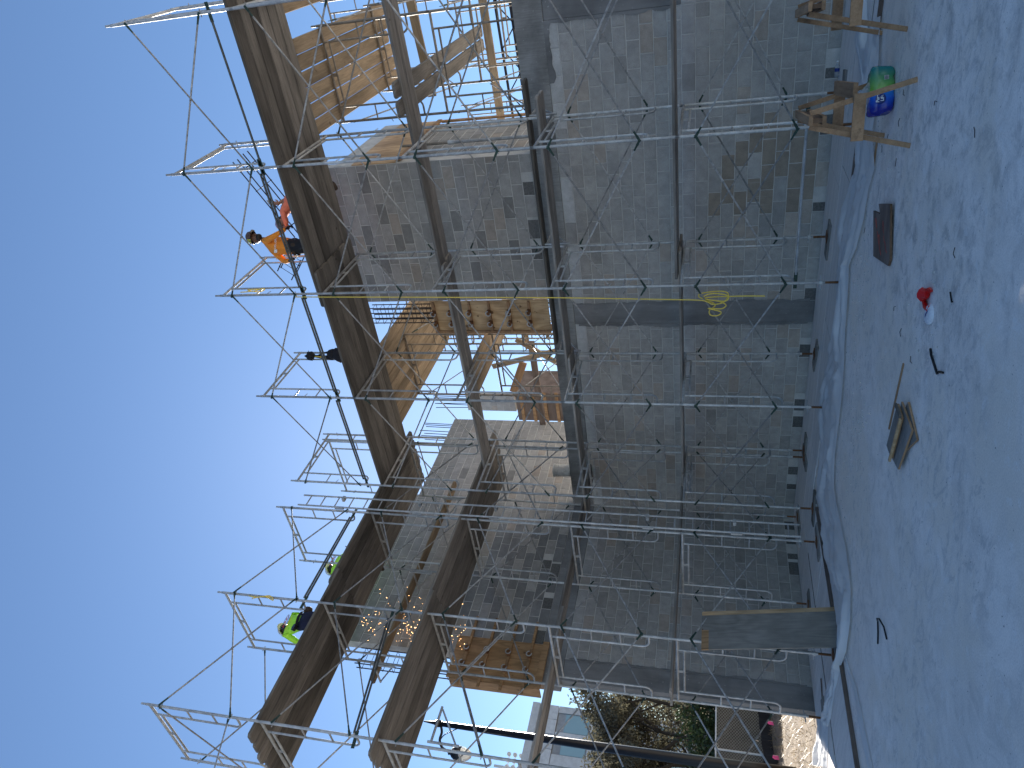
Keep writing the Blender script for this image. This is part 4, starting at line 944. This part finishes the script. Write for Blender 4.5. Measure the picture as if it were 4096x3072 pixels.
w1 = person('worker in orange long sleeves and brown sticker covered hard hat looking right', J, SH, clothed('orange_shirt','dark_jeans','skin_dark'), None)
head(w1, (7.25,-1.01,zb+1.71), (.86,-.42,-.22), (.1,0,1), 'skin_dark', 'hat_brown', beard=True, stickers=True)
hand(w1, (7.44,-1.12,zb+.95), (.4,.3,-.9), (1,0,0), 'black_cloth'); hand(w1, (6.88,-1.22,zb+1.02), (.5,-.3,-.8), (1,0,0), 'navy_cloth')
TB = Matrix(((.83,.0,.55,7.10),(.55,-.0,-.82,-1.0),(-.06,1.0,.0,zb+1.22),(0,0,0,1)))
me = text_mesh('UCCGROUP', .052, 'white_paint', bold=.0015); me.transform(TB @ Matrix.Translation((.03,.0,.205))); obj('shirt_print', me, w1)
me = MB().box((-.03,-.03,-.001),(.03,.03,.001)).mesh('shirt_badge','white_paint'); me.transform(TB @ Matrix.Translation((-.15,.0,.185))); obj('shirt_badge', me, w1)
obj('tool_belt', MB().lathe([(.165,.0),(.172,.03),(.165,.07)],18).xf(Matrix.Diagonal((1,.84,1,1))).mesh('tool_belt','leather',True), w1, (7.04,-1.0,zb+.92))
obj('hammer_pouch', MB().ball((0,0,0),(.05,.05,.10),10).mesh('hammer_pouch','leather',True), w1, (7.14,-1.13,zb+.88))
# second worker in salmon, bent low, looking down to the left with one hand on his hat
zc = ZL[3]+.09
J = {'pelvis':((7.95,-.75,zc+.78),(.15,.12)),'spine':((7.86,-.76,zc+.90),(.15,.12)),'chest':((7.70,-.78,zc+1.03),(.16,.12)),'neck':((7.58,-.8,zc+1.10),.06),'skull':((7.53,-.81,zc+1.13),.055),
     'sl':((7.68,-.95,zc+1.02),.065),'el':((7.48,-1.02,zc+.98),.045),'wl':((7.36,-.92,zc+1.14),.034),'sr':((7.70,-.62,zc+1.05),.065),'er':((7.85,-.6,zc+.95),.045),'wr':((7.82,-.85,zc+1.10),.034),
     'hl':((8.0,-.86,zc+.72),.10),'kl':((7.86,-.92,zc+.40),.07),'fl':((8.0,-.9,zc+.08),.05),'tl':((7.85,-.92,zc+.05),.045),'hr':((8.0,-.66,zc+.72),.10),'kr':((7.9,-.62,zc+.40),.07),'fr':((8.05,-.62,zc+.08),.05),'tr':((7.9,-.62,zc+.05),.045)}
w2 = person('worker in salmon shirt bending low with one hand raised to a printed hard hat', J, SH, clothed('salmon_shirt','dark_jeans','skin',sleeves=False), None)
head(w2, (7.47,-.82,zc+1.16), (-.55,-.45,-.70), (-.55,0,.8), 'skin', 'hat_print')
hand(w2, (7.36,-.92,zc+1.14), (-.1,.2,1), (0,-1,0), 'skin'); hand(w2, (7.82,-.85,zc+1.10), (.05,-.2,1), (0,-1,0), 'skin')
obj('hand_tool', MB().path([(7.82,-.88,zc+1.20),(7.84,-.88,zc+1.27),(7.90,-.88,zc+1.31)],[.03,.028,.006],8).mesh('hand_tool','bucket_grey'), w2)
# two workers in lime shirts on the left top deck, seen from behind
def lime_worker(label, x, y, zd, hip, bend, yawl, squat=False):
    f = Vector((-math.cos(yawl), math.sin(yawl), 0)); r = Vector((f.y, -f.x, 0)); up = Vector((0,0,1)); base = Vector((x,y,zd))
    tdir = (up*math.cos(bend) + f*math.sin(bend)).normalized(); pel = base + up*hip
    P = lambda v: tuple(v)
    ch = pel + tdir*.42; nk = pel + tdir*.56; sk = nk + tdir*.07 + f*.02
    kz = hip*.52; kn = f*(.28 if squat else .08)
    J = {'pelvis':(P(pel),(.16,.125)),'spine':(P(pel+tdir*.2),(.165,.12)),'chest':(P(ch),(.175,.12)),'neck':(P(nk),.06),'skull':(P(sk),.055),
         'sl':(P(ch+tdir*.06-r*.19),.075),'el':(P(ch-r*.27-up*.20+f*.12),.055),'wl':(P(ch-r*.18-up*.38+f*.28),.036),'sr':(P(ch+tdir*.06+r*.19),.075),'er':(P(ch+r*.27-up*.20+f*.12),.055),'wr':(P(ch+r*.16-up*.38+f*.28),.036),
         'hl':(P(pel-r*.10-up*.08),.105),'kl':(P(base-r*.13+kn+up*kz),.072),'fl':(P(base-r*.13+up*.09),.05),'tl':(P(base-r*.14+f*.16+up*.05),.045),'hr':(P(pel+r*.10-up*.08),.105),'kr':(P(base+r*.13+kn+up*kz),.072),'fr':(P(base+r*.13+up*.09),.05),'tr':(P(base+r*.14+f*.16+up*.05),.045)}
    w = person(label, J, SH, clothed('hivis_shirt','navy_cloth','skin_dark'), None)
    hp = sk + tdir*.08 + f*.02; head(w, hp, f*.85-up*.5, tdir+f*.2, 'skin_dark', 'hat_white', brim_back=True)
    for a in ('wl','wr'): hand(w, J[a][0], f*.6-up*.7, r, 'black_cloth')
    bdir = basis(f, tdir); nrm = -(f - tdir*f.dot(tdir)).normalized()
    B = Matrix.Translation(ch + nrm*.150 - tdir*.02) @ basis(-nrm, tdir)
    for body, dz, sz, mt in (('AAC', .03, .13, 'red_text'), ('Co. Inc.', -.09, .05, 'navy_text')):
        me = text_mesh(body, sz, mt, .002, bold=.002 if mt == 'red_text' else 0); me.transform(B @ Matrix.Translation((0,0,dz)) @ Matrix.Rotation(HALF, 4, 'X')); obj('shirt_print', me, w)
    rg_ = MB().path([(.15*math.cos(a), 0, .03+.075*math.sin(a)) for a in [i*2*math.pi/20 for i in range(21)]], .004, 5); obj('print_ring', rg_.xf(B).mesh('print_ring','navy_text'), w)
    bl = MB().lathe([(.178,-.03),(.184,0),(.178,.03)],18).xf(Matrix.Translation(pel+tdir*.06) @ basis(f, tdir) @ Matrix.Diagonal((1,.80,1,1))); obj('tool_belt', bl.mesh('tool_belt','black_cloth',True), w)
    obj('tape_reel', MB().path([pel-r*.20+nrm*.06, pel-r*.20+nrm*.12], .065, 14).mesh('tape_reel','black_metal'), w)
    pc = MB().ball(tuple(pel+r*.21-up*.02),(.07,.07,.09),10).path([pel+r*.2+up*.05, pel+r*.26+up*.16],.010,6).path([pel+r*.24+up*.05, pel+r*.32+up*.12],.010,6); obj('tool_pouch', pc.mesh('tool_pouch','leather',True), w)
    return w
zl = ZL[3]+.09
lime_worker('worker in lime shirt and white hard hat bending with his back turned', 1.08, -4.55, zl, 1.0, math.radians(38), .15)
lime_worker('worker in lime shirt and white hard hat mostly hidden below the deck edge', .95, -2.85, zl, .86, math.radians(42), .1, True)
# grinding sparks falling past the upper left wall
g = MB()
for k in range(230):
    a = RND.gauss(0, 1); y = -4.05 + .10*RND.gauss(0,1) + .25*RND.random()**2; x = .12+.5*RND.random()**1.5; z = 6.2 + 2.1*RND.random() ; r = .0025+.0035*RND.random()**2
    y += (.9*RND.random()**2 if RND.random() < .35 else 0)
    g.add([(x,y,z-r*2),(x+r,y+r,z),(x-r,y+r,z),(x,y-r,z),(x,y,z+r*2)], [(0,2,1),(0,3,2),(0,1,3),(4,1,2),(4,2,3),(4,3,1)])
obj('grinding_sparks', g.mesh('grinding_sparks','spark'), None, kind='stuff', label='glowing orange grinding sparks falling in front of the upper left wall')

# ================================================================== BEYOND THE OPEN END
t = thing('lamp_post', 'tall black lamp post with a hanging bell lamp behind the left wall', 'lamp post', (-3.22,-3.80,-.05))
obj('pole', MB().path([(0,0,0),(0,0,.9),(0,0,7.55)],[.15,.125,.055],14).mesh('pole','black_metal',True), t)
obj('finial', MB().path([(0,0,7.5),(0,0,7.58),(0,0,7.64),(0,0,7.9)],[.075,.085,.04,.012],10).mesh('finial','black_metal',True), t)
hd = Vector((-.45,-.80,0)).normalized()
arm = [Vector((0,0,7.5)), hd*.16+Vector((0,0,7.44)), hd*.32+Vector((0,0,7.46)), hd*.46+Vector((0,0,7.38)), hd*.52+Vector((0,0,7.22))]
am = obj('arm', MB().path(catmull(arm,4),.028,8).path(catmull([hd*.36+Vector((0,0,7.46)),hd*.2+Vector((0,0,7.36)),Vector((0,0,7.0))],4),.012,6).mesh('arm','black_metal',True), t)
lp = hd*.53
obj('lamp_housing', MB().lathe([(.02,.30),(.06,.28),(.05,.24),(.10,.20),(.15,.12),(.155,.0),(.15,-.01)],18,tuple(lp+Vector((0,0,6.93)))).mesh('lamp_housing','black_metal',True), am)
obj('lamp_globe', MB().lathe([(.15,.0),(.145,-.06),(.11,-.16),(.06,-.22),(0,-.24)],18,tuple(lp+Vector((0,0,6.925)))).mesh('lamp_globe','lamp_lens',True), am)
# chain-link fence with slats
fa, fb = Vector((-6.6, 4.0, 0)), Vector((-11.6, -4.3, 0)); fd = (fb-fa); FL = fd.length; fu = fd.normalized(); FH = 1.45
t = thing('chain_link_fence', 'chain link fence with brown backing beyond the straw bank', 'fence', fa, math.atan2(fu.y, fu.x))
for k in range(5): obj('post', MB().path([(FL*k/4,0,-.1),(FL*k/4,0,FH+.04)],.03,8).mesh('post','white_post'), t)
obj('top_rail', MB().path([(0,0,FH),(FL,0,FH)],.024,8).mesh('top_rail','white_post'), t)
wv = MB(); st = .085
k = -FH
while k < FL:
    for s in (1, -1):
        a0 = k if s == 1 else k+FH; a1 = a0+s*FH; z0, z1 = .05, FH
        if a0 < 0 or a1 < 0 or a0 > FL or a1 > FL: continue
        wv.bar((a0,.012*s,z0),(a1,.012*s,z1),.008,.008)
    k += st
obj('wire_mesh', wv.mesh('wire_mesh','wire'), t, kind='stuff')
for k in range(int(FL/.9)): obj('backing_panel', MB().box((.9*k,-.05,.02),(.9*k+.89,-.04,FH-.05)).mesh('backing_panel','slat'), t)
sa, sb = Vector((-9.0,2.2,0)), Vector((-5.6,-3.6,0)); g = MB(); sd_ = sb-sa; k_ = 40
vs = []
for i in range(k_+1):
    p = sa+sd_*i/k_; w_ = .06*math.sin(i*1.3); vs += [(p.x+w_,p.y,-.05),(p.x+w_*.6,p.y,.34+.05*noise.noise((i*.4,1,1)))]
g.add(vs, [(2*i,2*i+2,2*i+3,2*i+1) for i in range(k_)])
obj('silt_fence', g.mesh('silt_fence','black_cloth'), None, label='low black silt fence fabric running along the straw bank', cat='silt fence')
for i, (x, y, z) in enumerate([(-6.9,-.45,.12),(-6.75,-.55,.05),(-6.3,-1.7,.10)]):
    t = thing('pink_flag', ['upper small pink marker flag by the silt fence','lower small pink marker flag by the silt fence','single small pink marker flag left of the pair'][i], 'flag', (x,y,z-.3))
    obj('flag_stake', MB().path([(0,0,-.1),(0,0,.36)],.006,5).mesh('flag_stake','white_post'), t)
    obj('flag_cloth', MB().add([(0,0,.36),(.10,-.16,.33),(.09,-.15,.22),(0,0,.24),(.045,-.09,.38)],[(0,3,2,1),(0,1,4)]).mesh('flag_cloth','pink_flag'), t)
# office building
t = thing('office_building', 'white panelled office building with teal windows beyond the tree', 'building', (-39.7, 18.9, 0))
obj('wall', MB().box((-14,-46,0),(-.3,0,14.55)).mesh('wall','building_grey'), t)
def pan(y0, y1, z0, z1, mat='building_panel', dx=0): obj('facade_panel', MB().box((-.28,y0+.02,z0+.02),(.0+dx,y1-.02,z1-.02)).mesh('facade_panel',mat), t)
wy = -.45; cols = []
y = -.0
edges = [(-.55,0,'p'),(-2.05,-.55,'w'),(-2.75,-2.05,'p'),(-3.75,-2.75,'w'),(-5.1,-3.75,'p'),(-6.6,-5.1,'w'),(-8.1,-6.6,'p'),(-9.6,-8.1,'w'),(-11.5,-9.6,'p')]
for z0, z1 in ((0,2.2),(3.2,5.6),(6.6,9.0),(10.0,12.5)):
    for y0, y1, k in edges:
        if k == 'p': pan(y0,y1,z0,z1)
        else:
            if z0 == 0: pan(y0,y1,z0,z1,'building_grey'); continue
            wdo = obj('window', MB().box((-.25,y0+.02,z0+.02),(-.10,y1-.02,z1-.02)).mesh('window','building_grey'), t)
            obj('pane', MB().box((-.098,y0+.04,z0+.1),(-.06,y1-.04,z1-.62)).mesh('pane','glass'), wdo)
for z0, z1 in ((2.2,3.2),(5.6,6.6),(9.0,10.0),(12.5,14.0)):
    y = 0
    for k in range(10): pan(y-1.15, y, z0, z1, 'building_panel', .02); y -= 1.15
obj('parapet', MB().box((-.35,-12,14.0),(.08,.02,14.57)).mesh('parapet','building_panel'), t)
# rack of floodlights far away
t = thing('floodlight_rack', 'rack of white floodlights high beside the office building', 'floodlights', (11.69-.894*70, -11.96+.4455*70, 0))
obj('mast', MB().path([(0,0,0),(0,0,19.6)],[.25,.12],8).mesh('mast','white_post'), t)
for r_ in range(3):
    obj('crossbar', MB().path([(-.3,-1.2,17.3+.55*r_),(.3,1.2,17.3+.55*r_)],.05,6).mesh('crossbar','white_post'), t)
    for c_ in range(5): obj('floodlight', MB().path([(0,0,0),(.22,0,-.10)],[.10,.2],10).mesh('floodlight','white_post'), t, (-.22+.11*c_,-1.0+.5*c_,17.4+.55*r_))
# trees and hedges
def leaves(g, c, r, n_, size, flat=.7):
    for k in range(n_):
        d = Vector((RND.gauss(0,1),RND.gauss(0,1),RND.gauss(0,1))).normalized()*r*RND.random()**.4; p = Vector(c)+Vector((d.x,d.y,d.z*flat))
        a = Vector((RND.gauss(0,1),RND.gauss(0,1),RND.gauss(0,1))).normalized(); b_ = a.orthogonal().normalized(); s_ = size*(.6+.8*RND.random()); a *= s_*1.5; b_ *= s_*.55
        g.add([p-a, p+b_, p+a, p-b_], [(0,1,2,3)])
def tree(label, base, height, spread, nleaf, seed, mats=('bark','leaf_olive'), lean=(0,0), size=.05):
    rr = random.Random(seed); t = thing('tree', label, 'tree', base); tr = MB(); tips = []
    def grow(p, d, L, r, lv):
        pts = [p]; rs = [r]; q = Vector(p); dd = Vector(d)
        for i in range(4):
            dd = (dd + Vector((rr.gauss(0,.16),rr.gauss(0,.16),rr.gauss(0,.10)+.03))).normalized(); q = q+dd*L/4; pts.append(q.copy()); rs.append(r*(1-.45*(i+1)/4))
        tr.path(pts, rs, 6 if lv > 1 else 8)
        if lv >= 4 or r < .012: tips.extend([pts[2], pts[3], pts[4]]); return
        for k in range(3 if lv < 3 else 2):
            a = rr.random()*6.28; o_ = dd.orthogonal().normalized(); o_.rotate(Quaternion(dd, a)); nd = (dd + o_*rr.uniform(.55,1.0)).normalized()
            grow(pts[rr.choice((2,3,4))], nd, L*rr.uniform(.62,.85), rs[3]*.8, lv+1)
        if lv >= 2: tips.append(pts[4])
    for k in range(4):
        a = k*1.57+rr.random(); d = Vector((math.cos(a)*spread+lean[0], math.sin(a)*spread+lean[1], 1)).normalized(); grow(Vector((0,0,0)), d, height*.36, .14, 0)
    obj('trunk', tr.mesh('trunk', mats[0], True), t)
    lf = MB(); per = max(1, nleaf//len(tips))
    st = RND.getstate(); RND.seed(seed)
    for p in tips: leaves(lf, p, rr.uniform(.35,.75), per, size)
    RND.setstate(st); obj('crown', lf.mesh('crown', mats[1]), t); return t
def along(az, dist): return (11.69+az[0]*dist, -11.96+az[1]*dist, -.05)
tree('sparse olive brown tree with bare twigs beyond the chain link fence', along((-.871,.491), 29), 7.6, .6, 52000, 5)
tree('second thinner olive brown tree farther left beyond the fence', along((-.90,.435), 33), 6.5, .5, 9000, 8)
tree('pale dry tree behind the wall end, right of the olive tree', along((-.842,.54), 40), 6.0, .5, 9000, 12)
def hedge(label, c, r, n_):
    t = thing('hedge', label, 'hedge', c); g = MB()
    for k in range(14):
        o_ = Vector((RND.uniform(-1,1)*r[0]*.6, RND.uniform(-1,1)*r[1]*.6, r[2]*(.35+.8*RND.random()))); leaves(g, o_, .5*r[2]*(.7+.5*RND.random()), n_//14, .045, .9)
    obj('foliage', g.mesh('foliage','leaf_dark'), t); obj('stem', MB().path([(0,0,0),(0,0,r[2])],.06,6).mesh('stem','bark'), t)
hedge('dark green bush behind the fence near the wall end', along((-.846,.533), 27), (.9,1.2,2.0), 5000)
hedge('dark green bush behind the fence left of the tree', along((-.868,.496), 26.2), (.8,1.2,1.7), 4500)
